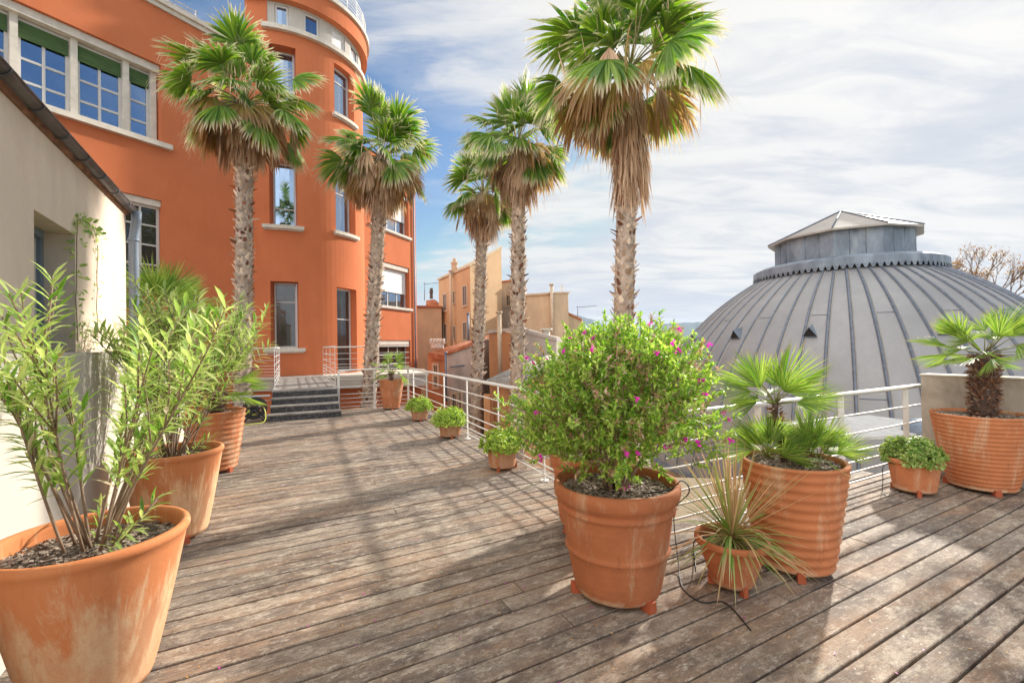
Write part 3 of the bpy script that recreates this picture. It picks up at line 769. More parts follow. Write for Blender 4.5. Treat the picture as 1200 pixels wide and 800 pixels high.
# ------------------------------------------------------------------ plants
def randdir():
    z=R.uniform(-1,1); a=R.uniform(0,2*pi); r=sqrt(1-z*z); return V((r*cos(a),r*sin(a),z))
def fan(mb,hub,d,up,L,n=24,spread=2.2,droop=.25,m=0,w=None,cup=.0,jit=.06,thread=0,a1=1.0,nseg=4):
    """palmate frond: n folded segments round a hub"""
    d=V(d).normalized(); side=d.cross(V(up))
    if side.length<1e-3: side=d.cross(V((1,.1,0)))
    side.normalize(); nrm=side.cross(d).normalized()
    for i in range(n):
        u=(i/(n-1))*2-1; a=u*spread/2+R.uniform(-jit,jit)
        dd=d*cos(a)+side*sin(a)+nrm*(cup*(abs(u)))*.5
        ll=L*(1-.22*abs(u)**2)*R.uniform(.9,1.07)
        ww=w or L*spread/n*.62
        mb.blade(hub,dd,nrm+side*R.uniform(-.3,.3),ll,ww,droop*R.uniform(.6,1.5),nseg,m,fold=.35,base_w=.12,peak=.5,a1=a1)
        if thread and R.random()<thread:
            q_=V(hub)+dd*ll*R.uniform(.6,.92)+V((0,0,-droop*ll*.3))
            mb.blade(q_,dd*.5+V((0,0,-.7))+randdir()*.3,nrm,L*R.uniform(.15,.4),.008,.6,2,m,fold=.1,a0=1.,a1=1.)
def washingtonia(base,top_px,head,label,Lf=1.0,seed=1,trunk_r=.20,ngreen=34,nmid=8,ndead=26,skirt=0.,skirt_r=.42,pet=.85,group='tall fan palms around the deck'):
    R.seed(seed)
    head=V(head); base=V(base)
    o=empty('palm_tree',base,label,'palm tree',group)
    tr=MB(); n=22; path=[]; rad=[]
    for i in range(n+1):
        t=i/n; p=base.lerp(head,t)+V((sin(t*3)*.04,cos(t*2.3)*.03,0)); path.append(p); rad.append(trunk_r*(1.12-.16*t)*(1+.35*max(0,.06-t)/.06))
    tr.tube(path,[r*.9 for r in rad],14)
    # leaf boots in a spiral
    H_=(head-base).length; z=0; k=0
    nb=int(H_/.055*4.2)
    for k in range(nb):
        t=k/nb
        i=min(n-1,int(t*n)); p=path[i].lerp(path[i+1],t*n-i); r=rad[i]*.9
        a=k*2.39996+R.uniform(-.2,.2); dd=V((cos(a),sin(a),0)); 
        upz=R.uniform(.25,1.6); ll=R.uniform(.07,.18)*trunk_r/.2
        tr.blade(p+dd*(r-.012),dd*R.uniform(.25,.85)+V((R.uniform(-.35,.35),R.uniform(-.35,.35),upz)),dd,ll,R.uniform(.06,.12)*trunk_r/.2,0,2,1 if R.random()<.80 else 2,fold=-.25,base_w=1.,peak=.05,tipw=.45)
    tr.build('trunk',[M['trunk'],M['boot'],M['fibre']],o)
    cr=MB(); 
    def frond(az,el,L,P,m,droop,n=32,spread=2.6,pm=3,tw=0):
        d=V((cos(az)*cos(el),sin(az)*cos(el),sin(el)))
        # petiole arcs under its own weight
        pts=[head+d*.06]; dd=d.copy()
        for q in range(5):
            pts.append(pts[-1]+dd*(P/5)); dd=(dd+V((0,0,-.07*(1+droop)))).normalized()
        cr.tube(pts,[.022,.018,.015,.012,.010,.008],5,pm)
        up=V((0,0,1)) if abs(d.z)<.9 else V((cos(az),sin(az),0))*-1
        up=(up+randdir()*.8).normalized()
        fan(cr,pts[-1],dd,up,L,n,spread,droop,m,nseg=5,jit=.05,w=L*.078,thread=.55)
    for k in range(ngreen):
        az=k*2.39996+R.uniform(-.25,.25); t=k/ngreen
        el=radians(84-112*t+R.uniform(-14,14))
        frond(az,el,Lf*R.uniform(.66,.92),pet*Lf*R.uniform(.45,1.3),0,.20+.55*t)
    for k in range(nmid):
        az=R.uniform(0,2*pi); frond(az,radians(R.uniform(-45,-5)),Lf*R.uniform(.7,.9),pet*Lf*R.uniform(.6,1.),1,.9,22)
    cr.build('crown',[M['palm_green'],M['palm_mid'],M['palm_dead'],M['petiole']],o)
    de=MB()
    cr2=cr; 
    for k in range(ndead):
        az=k*2.39996+R.uniform(-.4,.4); el=radians(R.uniform(-58,12)); P=pet*Lf*R.uniform(.45,1.15)
        d=V((cos(az)*cos(el),sin(az)*cos(el),sin(el))); pts=[head+V((0,0,-.08))+d*.05]; dd=d.copy()
        for q in range(5):
            pts.append(pts[-1]+dd*(P/5)); dd=(dd+V((0,0,-.16))).normalized()
        de.tube(pts,[.018,.015,.013,.011,.009,.008],4,0)
        fd=(dd*R.uniform(.3,1.3)+V((0,0,-1))).normalized()
        fan(de,pts[-1],fd,V((cos(az),sin(az),.2)),Lf*R.uniform(.45,.8),18,R.uniform(1.1,2.1),.9,0,jit=.12,nseg=4,w=Lf*.05)
    # seed stalks and threads hanging in the crown
    for k in range(150):
        az=R.uniform(0,2*pi); r=R.uniform(.15,1.25)*Lf; p=head+V((cos(az)*r,sin(az)*r,R.uniform(-.55,.75)*Lf*(1.3-r/Lf*.6)))
        de.blade(p,V((R.uniform(-.3,.3),R.uniform(-.3,.3),-1)),randdir(),R.uniform(.15,.5)*Lf,R.uniform(.008,.03),0.3,3,0,fold=.2)
    if skirt>0:
        for k in range(int(380*skirt)):
            az=R.uniform(0,2*pi); t=R.random(); zz=-.25-t*(skirt-.35)
            rr=trunk_r*1.0+skirt_r*R.uniform(.1,1.0)*(.35+.65*min(1,t*1.6)); p=head+V((cos(az)*rr*.75,sin(az)*rr*.75,zz)); 
            ll=R.uniform(.35,.75)*min(1,skirt)
            de.blade(p,V((cos(az)*.18+R.uniform(-.1,.1),sin(az)*.18+R.uniform(-.1,.1),-1)),V((cos(az),sin(az),0)),ll,R.uniform(.02,.045),.1,3,0,fold=.3,tipw=.1)
    de.build('dead_fronds',M['palm_dead'],o)
    fix(o); return o
GZ=-6
def palm(Ybase,px_low,py_low,px_top,py_top,**kw):
    a=at(px_low,py_low,Ybase); b=at(px_top,py_top,Ybase); d=(b-a)/(b.z-a.z); base=a+d*(GZ-a.z)
    base.z=GZ
    return washingtonia(base,None,b,**kw)
palm(11.4,283,400,287,122,label='palm in front of the orange wall, leftmost of the tall palms',Lf=1.10,seed=11,trunk_r=.215,ngreen=40,nmid=16,ndead=30,skirt=1.35,skirt_r=.22,pet=.95)
palm(14.2,431,460,447,185,label='tall palm in front of the round tower, between landing and wing',Lf=1.22,seed=12,trunk_r=.225,ngreen=34,nmid=14,ndead=34,skirt=1.6,skirt_r=.45,pet=.85)
palm(15.6,558,440,566,228,label='shortest of the tall palms, standing left of the ochre house gable',Lf=1.08,seed=13,trunk_r=.215,ngreen=28,nmid=8,ndead=22,skirt=1.4,skirt_r=.34,pet=.75)
palm(12.6,605,430,607,170,label='tall palm with drooping dry fronds, second from the right',Lf=1.12,seed=14,trunk_r=.215,ngreen=32,nmid=10,ndead=32,skirt=1.5,skirt_r=.34,pet=.8)
palm(8.8,729,360,737,84,label='largest tall palm with thick brown skirt, behind the flowering shrub',Lf=1.32,seed=15,trunk_r=.21,ngreen=34,nmid=16,ndead=8,skirt=2.4,skirt_r=.24,pet=.85)

def chamaerops(name,loc,z0,label,cat,trunks,group=None):
    """trunks: list of (dx,dy,height,radius,nfronds,leafL,petioleL,elmin,elmax)"""
    o=empty(name,(loc[0],loc[1],z0),label,cat,group)
    for (dx,dy,H_,r,nf,L,P,e0,e1) in trunks:
        tr=MB(); head=V((dx*1.0,dy*1.0,H_)); bs=V((dx*.5,dy*.5,-.03))
        pts=[bs.lerp(head,i/6)+V((sin(i)*.008,cos(i*1.3)*.008,0)) for i in range(7)]
        if r>.02:
            tr.tube(pts,[r*(.92+.1*sin(i*1.1)) for i in range(7)],12,0)
            for k in range(int(H_*900*r/.06)):
                t=R.random(); p=bs.lerp(head,t); a=R.uniform(0,2*pi); dd=V((cos(a),sin(a),0))
                tr.blade(p+dd*r*.92,dd+V((R.uniform(-.4,.4),R.uniform(-.4,.4),R.uniform(-.2,1.2))),dd,R.uniform(.02,.05)+r*.15,R.uniform(.012,.03),0,2,1 if R.random()<.6 else 2,base_w=1,peak=.05,tipw=.3,fold=0)
            tr.build('trunk',[M['ctrunk'],M['fibre'],M['cboot']],o)
        lf=MB()
        for k in range(nf):
            az=k*2.39996+R.uniform(-.3,.3); el=radians(e1-(e1-e0)*(k+.5)/nf+R.uniform(-8,8)); PP=P*R.uniform(.75,1.15)
            d=V((cos(az)*cos(el),sin(az)*cos(el),sin(el))); p0=head+d*r*.5; p1=p0+d*PP*.6; d2=(d+V((0,0,-.12))).normalized(); p2=p1+d2*PP*.4
            lf.tube([p0,p1,p2],[.006,.004,.0035],4,1)
            up=(V((0,0,1))-d*d.z); up=up.normalized() if up.length>.1 else V((-cos(az),-sin(az),0))
            fan(lf,p2,(d2+V((0,0,-.05))).normalized(),up+randdir()*.75,L*R.uniform(.8,1.1),30,2.1,.04,0,jit=.03,nseg=3,w=L*.036,cup=-.5 if R.random()<.5 else .5)
        lf.build('fronds',[M['cham'],M['petiole']],o)
    return o
R.seed(31)
GP='fan palms growing in pots'
chamaerops('fan_palm',PD,.71,'low fan palm with several clustered crowns in tall ribbed pot','potted palm',
   [(-.10,.02,.44,.022,15,.34,.16,-5,75),(.10,-.02,.08,.02,12,.27,.11,15,85),(-.18,.0,.06,.02,12,.28,.11,15,85),(.20,.02,.04,.018,9,.26,.11,10,70),(0,-.1,.05,.015,4,.24,.12,20,80)],GP)
chamaerops('fan_palm',PF,.76,'stubby palm with thick dark fibrous trunk against the concrete wall','potted palm',[(.06,.0,.66,.105,30,.36,.28,-12,60)],GP)
chamaerops('fan_palm',PI_,.75,'small fan palm with arching fronds in ribbed pot near the steps','potted palm',[(.05,.0,.30,.085,22,.36,.30,-15,70)],GP)
chamaerops('fan_palm',PJ,.70,'small palm in the far deck corner pot by the steps','potted palm',[(.0,.0,.26,.05,15,.32,.30,-25,65)],GP)
o=chamaerops('fan_palm',(-6.05,7.75,0),0.4,'dark green fan palm behind the white low wall, above the oleanders','palm',[(0,0,1.80,.10,30,.62,.42,-5,75)])

def oleander(loc,z0,label,seed,nst,height,spread,tips,Lf,group='oleanders in pots along the white wall',lean=(0,0),low=6,clear=.5):
    R.seed(seed); o=empty('oleander',(loc[0],loc[1],z0),label,'shrub',group)
    st,lf=MB(),MB()
    def whorls(p,d,n,L,sp=.030):
        for k in range(n):
            a=k*2.1+R.uniform(-.3,.3); q_=p-d*(k*sp/3*2)
            s=d.cross(V((.3,.2,1)))
            if s.length<.01: s=V((1,0,0))
            s.normalize(); w=d.cross(s)
            el=max(.12,1.05-k*.045)
            dd=(s*cos(a)+w*sin(a))*cos(el)+d*sin(el)
            lf.blade(q_,dd,V((0,0,1)),L*R.uniform(.7,1.1),L*R.uniform(.15,.20),R.uniform(.1,.5),4,0 if R.random()<.965 else 1,fold=.18,peak=.45,base_w=.25)
    for k in range(nst):
        a=2*pi*k/nst+R.uniform(-.4,.4); b=V((cos(a),sin(a),0))*R.uniform(.02,.12)
        tgt=V((cos(a)*spread*R.uniform(.3,1)+lean[0],sin(a)*spread*R.uniform(.3,1)+lean[1],height*R.uniform(.75,1.0)))
        mid=b.lerp(tgt,.45)+V((R.uniform(-.05,.05),R.uniform(-.05,.05),.06))
        pts=[b*(1-t)**2+mid*2*t*(1-t)+tgt*t*t for t in [i/8 for i in range(9)]]
        st.tube(pts,[.0072-.0005*i for i in range(9)],6)
        nb=tips
        ends=[(pts[-1],(pts[-1]-pts[-2]).normalized())]
        for j in range(nb):
            i=R.randint(3,7); p=pts[i]; d=((pts[i]-pts[i-1]).normalized()+randdir()*.55+V((0,0,.25))).normalized(); L=R.uniform(.18,.45)*height/1.2
            e=p+d*L+V((0,0,.05)); st.tube([p,p.lerp(e,.5)+randdir()*.012,e],[.0042,.0036,.003],5); ends.append((e,(d+V((0,0,.3))).normalized()))
        for e,d in ends: whorls(e,d,R.randint(11,18),Lf)
        for j in range(low):                               # scattered leaves down the stems
            i=R.randint(int(2+clear*1.5),7); whorls(pts[i],(pts[i]-pts[i-1]).normalized(),4,Lf)
    for j in range(5):
        a=R.uniform(0,2*pi); p=V((cos(a)*.15,sin(a)*.15,.02)); e=p+V((cos(a)*.12,sin(a)*.12,.12)); st.tube([p,e],[.005,.004],5); whorls(e,(e-p).normalized(),12,Lf*.8)
    st.build('stems',M['twig'],o); lf.build('leaves',[M['oleander'],M['oleander_dry']],o); return o
oleander(PG,.69,'leggy oleander with bare stems in the nearest pot at left edge',41,15,1.04,.68,4,.125,lean=(.06,.0),low=6,clear=1.)
oleander(PH,.69,'dense bushy oleander in the second pot along the white wall',42,22,1.24,.76,6,.13,lean=(-.02,.22),low=7)

def shrub(loc,z0,label,seed,cz,rx,ry,rz,ntw,nleaf,flowers,leafL=.026,drop=None,group='flowering shrubs in pots'):
    R.seed(seed); o=empty('flowering_shrub',(loc[0],loc[1],z0),label,'shrub',group)
    br,lf,fl=MB(),MB(),MB(); C=V((0,0,cz))
    from mathutils import noise as mn
    tips=[]
    while len(tips)<ntw:
        d=randdir(); k=mn.noise(d*1.7+V((seed,0,0)))*.30+.92+mn.noise(d*6+V((0,seed,0)))*.26
        r=R.random()**.42*k
        tp=1-.42*max(0,d.z*r)**1.3; p=C+V((d.x*rx*r*tp+.07*d.z*r,d.y*ry*r*tp,d.z*rz*r))
        if p.z<.10 and sqrt(p.x**2+p.y**2)<.40: continue
        if p.z<-.12: continue
        tips.append((p,d,r))
    for i in range(14):
        a=R.uniform(0,2*pi); b=V((cos(a)*.05,sin(a)*.05,-.02)); t_=R.choice(tips)[0]*.75; m_=b.lerp(t_,.5)+V((0,0,.06))
        br.tube([b*(1-t)**2+m_*2*t*(1-t)+t_*t*t for t in [j/6 for j in range(7)]],[.016,.013,.011,.009,.007,.005,.004],6)
    for p,d,r in tips:
        gd=(p-C*.35).normalized()
        L=R.uniform(.07,.14); tw=(gd+randdir()*.45+V((0,0,.2))).normalized(); e=p+tw*L
        br.tube([p-tw*.06,p+tw*L*.5,e],[.0022,.0018,.0012],3,cap=False)
        dry=R.random()<(.16 if r>.75 else .34)
        for k in range(nleaf):
            t=R.random(); q_=p.lerp(e,t); dd=(tw*R.uniform(.1,1.0)+randdir()).normalized()
            lf.blade(q_,dd,V((0,0,1))+randdir()*.6,leafL*R.uniform(.7,1.3),leafL*.42,.1,2,1 if dry and R.random()<.55 else 0,fold=.15,peak=.5,base_w=.4)
        
    outer=[q for q in tips if q[2]>.72]
    for k in range(flowers):
        p,d,r=R.choice(outer); c=p+d*R.uniform(.05,.12)+V((0,0,.03))
        fl=MB()
        for j in range(8): fl.blade(c+randdir()*.008,randdir(),randdir(),R.uniform(.014,.024),.016,0,2,0,peak=.6,base_w=.5)
        fl.build('flower',M['flower'],o)
    br.build('branches',M['twig'],o); lf.build('leaves',[M['bush'],M['bushdry']],o); return o
shrub(PA,.66,'large round green shrub dotted with magenta flowers in the banded pot',51,.57,.68,.62,.53,1850,22,62,leafL=.034)
shrub(PB,.60,'second flowering shrub half hidden behind the large one at the railing',52,.34,.50,.45,.42,600,20,16,leafL=.030)

def mound(loc,z0,label,seed,r,h_,n,L,mat,group,cat='plant',name='succulent_plant',w=.55):
    R.seed(seed); o=empty(name,(loc[0],loc[1],z0),label,cat,group); lf,stm=MB(),MB()
    for k in range(n):
        d=randdir(); d.z=abs(d.z); rr=R.uniform(.72,1.05)*(1+.12*sin(3*atan2(d.y,d.x)+seed)+.1*sin(7*atan2(d.y,d.x)))
        p=V((d.x*r*rr,d.y*r*rr,d.z*h_*rr))
        if d.z<.15: p.z-=R.uniform(0,.02)
        ax=(V((d.x,d.y,d.z+.45))).normalized()
        if k%3==0: stm.tube([p*.3,p*.8],[.003,.002],3,cap=False)
        for j in range(7):
            dd=(ax*.5+randdir()*.9).normalized(); lf.blade(p+randdir()*.006,dd,ax,L*R.uniform(.7,1.2),L*w,.1,2,0,fold=.15,peak=.55,base_w=.4)
    stm.build('stems',M['twig'],o); lf.build('leaves',mat,o); return o
for (p,rr,H_),lab,sd in zip(K,('bright green succulent mound in the farthest small pot','bright green succulent mound in the middle small pot','bright green succulent mound in the nearest small pot'),(61,62,63)):
    mound(p,H_-.05,lab,sd,rr*1.28,rr*1.12,800,.036,M['basil'],'succulents in small pots')
mound(PE,.33,'bushy small leaved herb in pot beside the concrete wall',64,.25,.22,900,.034,leafmat('herb_leaf',(.13,.28,.035),(.50,.56,.20),trans=.3),None,name='herb_plant',w=.7)
# spiky plant
R.seed(71); o=empty('spiky_plant',(PC.x,PC.y,.27),'spiky cordyline with pink and green striped blades in small red pot','plant')
lf=MB()
for k in range(150):
    a=R.uniform(0,2*pi); t=k/150; el=radians(86-92*t**.85+R.uniform(-10,10)); L=R.uniform(.46,.70) if t<.6 else R.uniform(.30,.55)
    d=V((cos(a)*cos(el),sin(a)*cos(el),sin(el))); h0=.10-.07*t
    dr=R.uniform(.02,.12) if t<.45 else R.uniform(.15,.75)
    lf.blade(V((cos(a)*.02,sin(a)*.02,h0)),d,V((0,0,1)),L,R.uniform(.010,.017),dr,8,0 if (t<.5 and R.random()<.75) or R.random()<.3 else 1,fold=.3,peak=.5,base_w=.7)
lf.build('blades',[M['phor'],M['phor_g']],o)
tb=MB(); tb.tube([(0,0,-.03),(0,0,.11)],[.03,.022],8); tb.build('stem',M['fibre'],o)

# ------------------------------------------------------------------ small things on the deck
R.seed(81)
hr=ground(299,494); o=empty('hose_reel',hr,'black garden hose reel with yellow hose left of the steps','hose reel')
aH=radians(24); dx=V((cos(aH),sin(aH),0)); dy=V((-sin(aH),cos(aH),0))
b=MB()
for s in (-.13,.13):
    c=V((0,0,.30))+dy*s
    for k in range(24):
        a0,a1=2*pi*k/24,2*pi*(k+1)/24
        def P3(r,a,off): return c+dx*(r*cos(a))+V((0,0,r*sin(a)))+dy*off
        b.hexa([P3(.14,a0,-.012),P3(.235,a0,-.012),P3(.235,a1,-.012),P3(.14,a1,-.012),P3(.14,a0,.012),P3(.235,a0,.012),P3(.235,a1,.012),P3(.14,a1,.012)])
    for k in range(6): b.tube([c,c+dx*(.15*cos(k*pi/3))+V((0,0,.15*sin(k*pi/3)))],.014,6)
b.tube([V((0,0,.30))-dy*.13,V((0,0,.30))+dy*.13],.10,16); b.build('drum',M['black_plastic'],o)
b=MB()
for s in (-.17,.17):
    b.tube([V((0,0,.30))+dy*s,dx*.2+V((0,0,.015))+dy*s],.015,6); b.tube([V((0,0,.30))+dy*s,dx*-.2+V((0,0,.015))+dy*s],.015,6)
b.tube([dx*.2+V((0,0,.015))-dy*.17,dx*.2+V((0,0,.015))+dy*.17],.015,6); b.build('stand',M['black_plastic'],o)
b=MB()
for j in range(5):
    b.tube([dx*((.15+.012*(j%2))*cos(k*pi/12))+V((0,0,.30+(.15+.012*(j%2))*sin(k*pi/12)))+dy*(-.09+.045*j) for k in range(25)],.012,6,cap=False)
pts=[dx*.16+V((0,0,.38))-dy*.1,dx*.22+V((0,0,.2))-dy*.2,dx*.2+V((0,0,.03))-dy*.3,dx*.0+V((0,0,.015))-dy*.42,dx*-.35+V((0,0,.015))-dy*.40,dx*-.25+V((0,0,.10))-dy*.25,dx*-.05+V((0,0,.32))-dy*.16]
sm_=[]
for i in range(len(pts)-1):
    p0,p1,p2,p3=pts[max(i-1,0)],pts[i],pts[i+1],pts[min(i+2,len(pts)-1)]
    for k in range(5):
        t=k/5; sm_.append(.5*((2*p1)+(p2-p0)*t+(2*p0-5*p1+4*p2-p3)*t*t+(3*p1-p0-3*p2+p3)*t**3))
b.tube(sm_,.011,6); b.build('hose',M['hose'],o)
def spline(pts,n=6):
    out=[]
    for i in range(len(pts)-1):
        p0,p1,p2,p3=pts[max(i-1,0)],pts[i],pts[i+1],pts[min(i+2,len(pts)-1)]
        for k in range(n):
            t=k/n; out.append(.5*((2*p1)+(p2-p0)*t+(2*p0-5*p1+4*p2-p3)*t*t+(3*p1-p0-3*p2+p3)*t**3))
    out.append(pts[-1]); return out
# irrigation tube: over the rim of the banded pot, down to the deck and off to the right
pr=PA+V((cos(-.25)*.405,sin(-.25)*.405,0))
c=MB(); c.tube(spline([PA+V((.12,-.20,.69)),PA+V((.30,-.16,.70)),pr+V((.0,0,.735)),pr+V((.045,0,.66)),ground(790,600,.30),ground(795,660,.04),ground(800,688,.006),ground(822,705,.006),ground(850,706,.006),ground(880,738,.006)]),.0042,6)
tag(c.build('irrigation_tube',M['cable']),'thin black irrigation tube hanging from the banded pot onto the deck','tube')
c=MB(); c.tube(spline([ground(793,648,.05),ground(812,641,.02),PC+V((-.20,.1,.05)),PC+V((-.235,.03,.28)),PC+V((-.16,.0,.32))]),.004,6)
tag(c.build('irrigation_tube',M['cable']),'short black irrigation branch going up into the small red pot','tube')
c=MB(); q_=PE+V((-.27,.06,0)); c.tube(spline([PE+V((-.2,0,.31)),q_+V((0,0,.26)),q_+V((-.01,0,.10)),q_+V((-.06,-.05,.006)),q_+V((-.12,-.16,.006))]),.004,6)
tag(c.build('irrigation_tube',M['cable']),'black irrigation tube dangling left of the herb pot near the wall','tube')
lf,pt=MB(),MB()
for k in range(330):
    u=R.uniform(-1.5,3.6); v_=R.uniform(.6,6.5); p=uv2w(u,v_,.005)
    if p.x>6: continue
    (lf if R.random()<.65 else pt).blade(p,V((R.uniform(-1,1),R.uniform(-1,1),.05)),V((0,0,1)),R.uniform(.012,.032),R.uniform(.006,.013),-.05,2,0,fold=.2)
tag(lf.build('fallen_leaves',M['debris']),'small dry yellow leaves scattered over the deck boards','leaf litter',kind='stuff')
tag(pt.build('fallen_petals',M['petal']),'tiny magenta petals scattered on the deck','petals',kind='stuff')

# ------------------------------------------------------------------ concrete wall on the right
cw=MB(); a=V((5.05,5.60,0)); dW=-V((-.462,.887,0)); nW=V((.887,.462,0)); 
def cwbox(mb,l0,l1,t0,t1,z0,z1):
    p=[a+dW*l0+nW*t0,a+dW*l1+nW*t0,a+dW*l1+nW*t1,a+dW*l0+nW*t1]
    mb.hexa([V((q.x,q.y,z0)) for q in p]+[V((q.x,q.y,z1)) for q in p])
cwbox(cw,0,3.2,0,.22,-.3,1.15); 
w_=cw.build('concrete_wall',M['conc']); tag(w_,'stained concrete parapet wall behind the thick trunked potted palm','wall')
cp=MB(); cwbox(cp,-.01,3.21,-.012,.232,1.152,1.168); cp.build('coping',M['trim'],w_)

# light roof sheet below the railing
rs=MB(); p1,p2=at(998,513,7.4),at(1090,508,7.4); z_=p1.z
rs.hexa([V((p1.x,p1.y,z_-.05)),V((p2.x+1.2,p2.y+.5,z_-.05)),V((p2.x+.6,p2.y+2.0,z_-.02)),V((p1.x-.5,p1.y+1.3,z_-.02)),V((p1.x,p1.y,z_)),V((p2.x+1.2,p2.y+.5,z_)),V((p2.x+.6,p2.y+2.0,z_+.04)),V((p1.x-.5,p1.y+1.3,z_+.04))])
rs_=rs.build('roof_canopy',simple('light_roofing_felt',(.60,.58,.55),.8,var=.15,sc=9,bst=.3)); tag(rs_,'small pale flat roof below the right end of the railing','roof')
b=MB(); p=at(1078,508,7.8); b.lathe([(.32,-.02),(.32,.06),(.28,.14),(.18,.20),(.02,.23)],(p.x+.1,p.y,z_),24); b.build('roof_vent',M['zinc_pipe'],rs_)
b=MB()
for dx_ in (.2,1.6): b.box((p1.x+dx_,p1.y+.9,z_-2.5),(.14,.14,4.85))
b.build('support',M['conc'],rs_)

# ------------------------------------------------------------------ domed building
DC=V((13.2,18.0,0)); dm=empty('domed_building',(DC.x,DC.y,-6),'grey zinc dome with standing seams and a faceted lantern on top','domed building')
ctrl=[(2.2,4.50),(3.0,4.06),(3.9,3.48),(4.75,2.80),(5.55,1.98),(6.25,1.05),(6.8,.0),(7.2,-1.1),(7.45,-2.1),(7.6,-2.9)]
prof=[]
for i in range(len(ctrl)-1):
    p0,p1,p2,p3=[V(ctrl[max(0,min(len(ctrl)-1,j))]) for j in (i-1,i,i+1,i+2)]
    for k in range(4):
        t=k/4; prof.append(tuple(.5*((2*p1)+(p2-p0)*t+(2*p0-5*p1+4*p2-p3)*t*t+(3*p1-p0-3*p2+p3)*t**3)))
prof.append(ctrl[-1])
b=MB(); b.lathe(prof,(DC.x,DC.y,0),120); b.build('dome',M['zinc'],dm)
NS=60; b=MB()
for k in range(NS):
    a=2*pi*k/NS+.03
    L_=[]; Rr=[]
    for r,z in prof:
        if r<2.6: continue
        L_.append(V((DC.x+(r+.012)*cos(a),DC.y+(r+.012)*sin(a),z+.012)))
    b.tube(L_,.040,5,smooth=False)
    b.tube([q+V((-sin(a)*.055,cos(a)*.055,-.012)) for q in L_],.022,4,m=1,smooth=False)  # pale rod beside the dark seam: lit and shaded side put into colour
b.build('standing_seams',[M['seam'],M['zinc_roof']],dm)
b=MB()
for r_i,(r,z) in enumerate(prof):
    if r_i in (14,24,33): 
        for k in range(NS):
            if (k*7+r_i)%3==0:
                a0=2*pi*k/NS+.03+.006; a1=2*pi*(k+1)/NS+.024
                b.tube([V((DC.x+(r+.004)*cos(a0+(a1-a0)*j/3),DC.y+(r+.004)*sin(a0+(a1-a0)*j/3),z+.0)) for j in range(4)],.012,4)
b.build('sheet_joints',M['seam'],dm)
def ang_for_px(px,r,z):
    best=None
    for k in range(3600):
        a=pi+2*pi*(k/3600-.5)*.99+.7; p=V((DC.x+r*cos(a),DC.y+r*sin(a),z)); 
        if (p-V((0,0,1.6))).dot(V((cos(a),sin(a),.5)))>0: continue
        q_=600+F*((p.x)*1)/p.y
        if best is None or abs(q_-px)<best[0]: best=(abs(q_-px),a)
    return best[1]
for px in (816,864,950,1106,1190):
    r,z=5.70,1.83; a=ang_for_px(px,r,z); c=V((DC.x+r*cos(a),DC.y+r*sin(a),z)); o_=V((cos(a),sin(a),0)); tt=V((-sin(a),cos(a),0))
    b=MB(); A_,B_=c+tt*.20-o_*.02+V((0,0,-.12)),c-tt*.20-o_*.02+V((0,0,-.12)); top=c+V((0,0,.18))+o_*.10; bk=c-o_*.45+V((0,0,.34)); A_+=o_*.14; B_+=o_*.14; top+=o_*.10
    b.poly([A_,top,bk]); b.poly([B_,bk,top]); b.poly([A_,B_,bk]); 
    vo=b.build('roof_vent',M['zinc_blue'],dm)
    b=MB(); b.poly([A_.lerp(top,.06)-o_*.03,B_.lerp(top,.06)-o_*.03,top-V((0,0,.02))-o_*.03]); b.build('vent_opening',M['interior'],vo)
# collar with scalloped edge
b=MB(); rc_=3.12; zc=4.20
b.lathe([(2.3,zc+.42),(2.9,zc+.34),(rc_-.02,zc+.24),(rc_,zc+.22),(rc_+.01,zc)],(DC.x,DC.y,0),120,smooth=False)
nsc=96
for k in range(nsc):
    a0,a1=2*pi*k/nsc,2*pi*(k+1)/nsc; am=(a0+a1)/2
    P_=lambda a,z: V((DC.x+(rc_+.012)*cos(a),DC.y+(rc_+.012)*sin(a),z))
    b.poly([P_(a0,zc),P_(a1,zc),P_(am+.012,zc-.15),P_(am-.012,zc-.15)])
b.lathe([(2.9,zc-.02),(3.15,zc-.06)],(DC.x,DC.y,0),96)
b.build('scalloped_collar',M['zinc_blue'],dm)
b=MB()
for k in range(NS):
    a=2*pi*k/NS+.03; b.tube([V((DC.x+3.08*cos(a),DC.y+3.08*sin(a),4.22)),V((DC.x+2.9*cos(a),DC.y+2.9*sin(a),4.14)),V((DC.x+2.5*cos(a),DC.y+2.5*sin(a),4.36))],.02,4)
b.build('collar_brackets',M['seam'],dm)
NF=10; off=radians(12); b=MB(); 
def oc(r,z,k): a=off+2*pi*k/NF; return V((DC.x+r*cos(a),DC.y+r*sin(a),z))
for k in range(NF): b.poly([oc(2.32,4.40,k),oc(2.32,4.40,k+1),oc(2.32,5.62,k+1),oc(2.32,5.62,k)])
for k in range(NF):
    for j in range(1,3):
        p=oc(2.325,4.42,k).lerp(oc(2.325,4.42,k+1),j/3); b.tube([p,p+V((0,0,1.19))],.015,4)
b.build('lantern_wall',M['zinc_blue'],dm)
b=MB()
for k in range(NF):
    b.poly([oc(2.56,5.60,k),oc(2.56,5.60,k+1),oc(.02,6.72,k+1),oc(.02,6.72,k)]); b.poly([oc(2.56,5.60,k),oc(2.56,5.60,k+1),oc(2.56,5.53,k+1),oc(2.56,5.53,k)]); b.poly([oc(2.56,5.53,k),oc(2.56,5.53,k+1),oc(2.3,5.55,k+1),oc(2.3,5.55,k)])
b.build('lantern_roof',M['zinc_roof'],dm)
b=MB()
for k in range(NF): b.tube([oc(2.57,5.62,k),oc(.03,6.74,k)],.028,5)
b.build('lantern_ridges',M['seam'],dm)
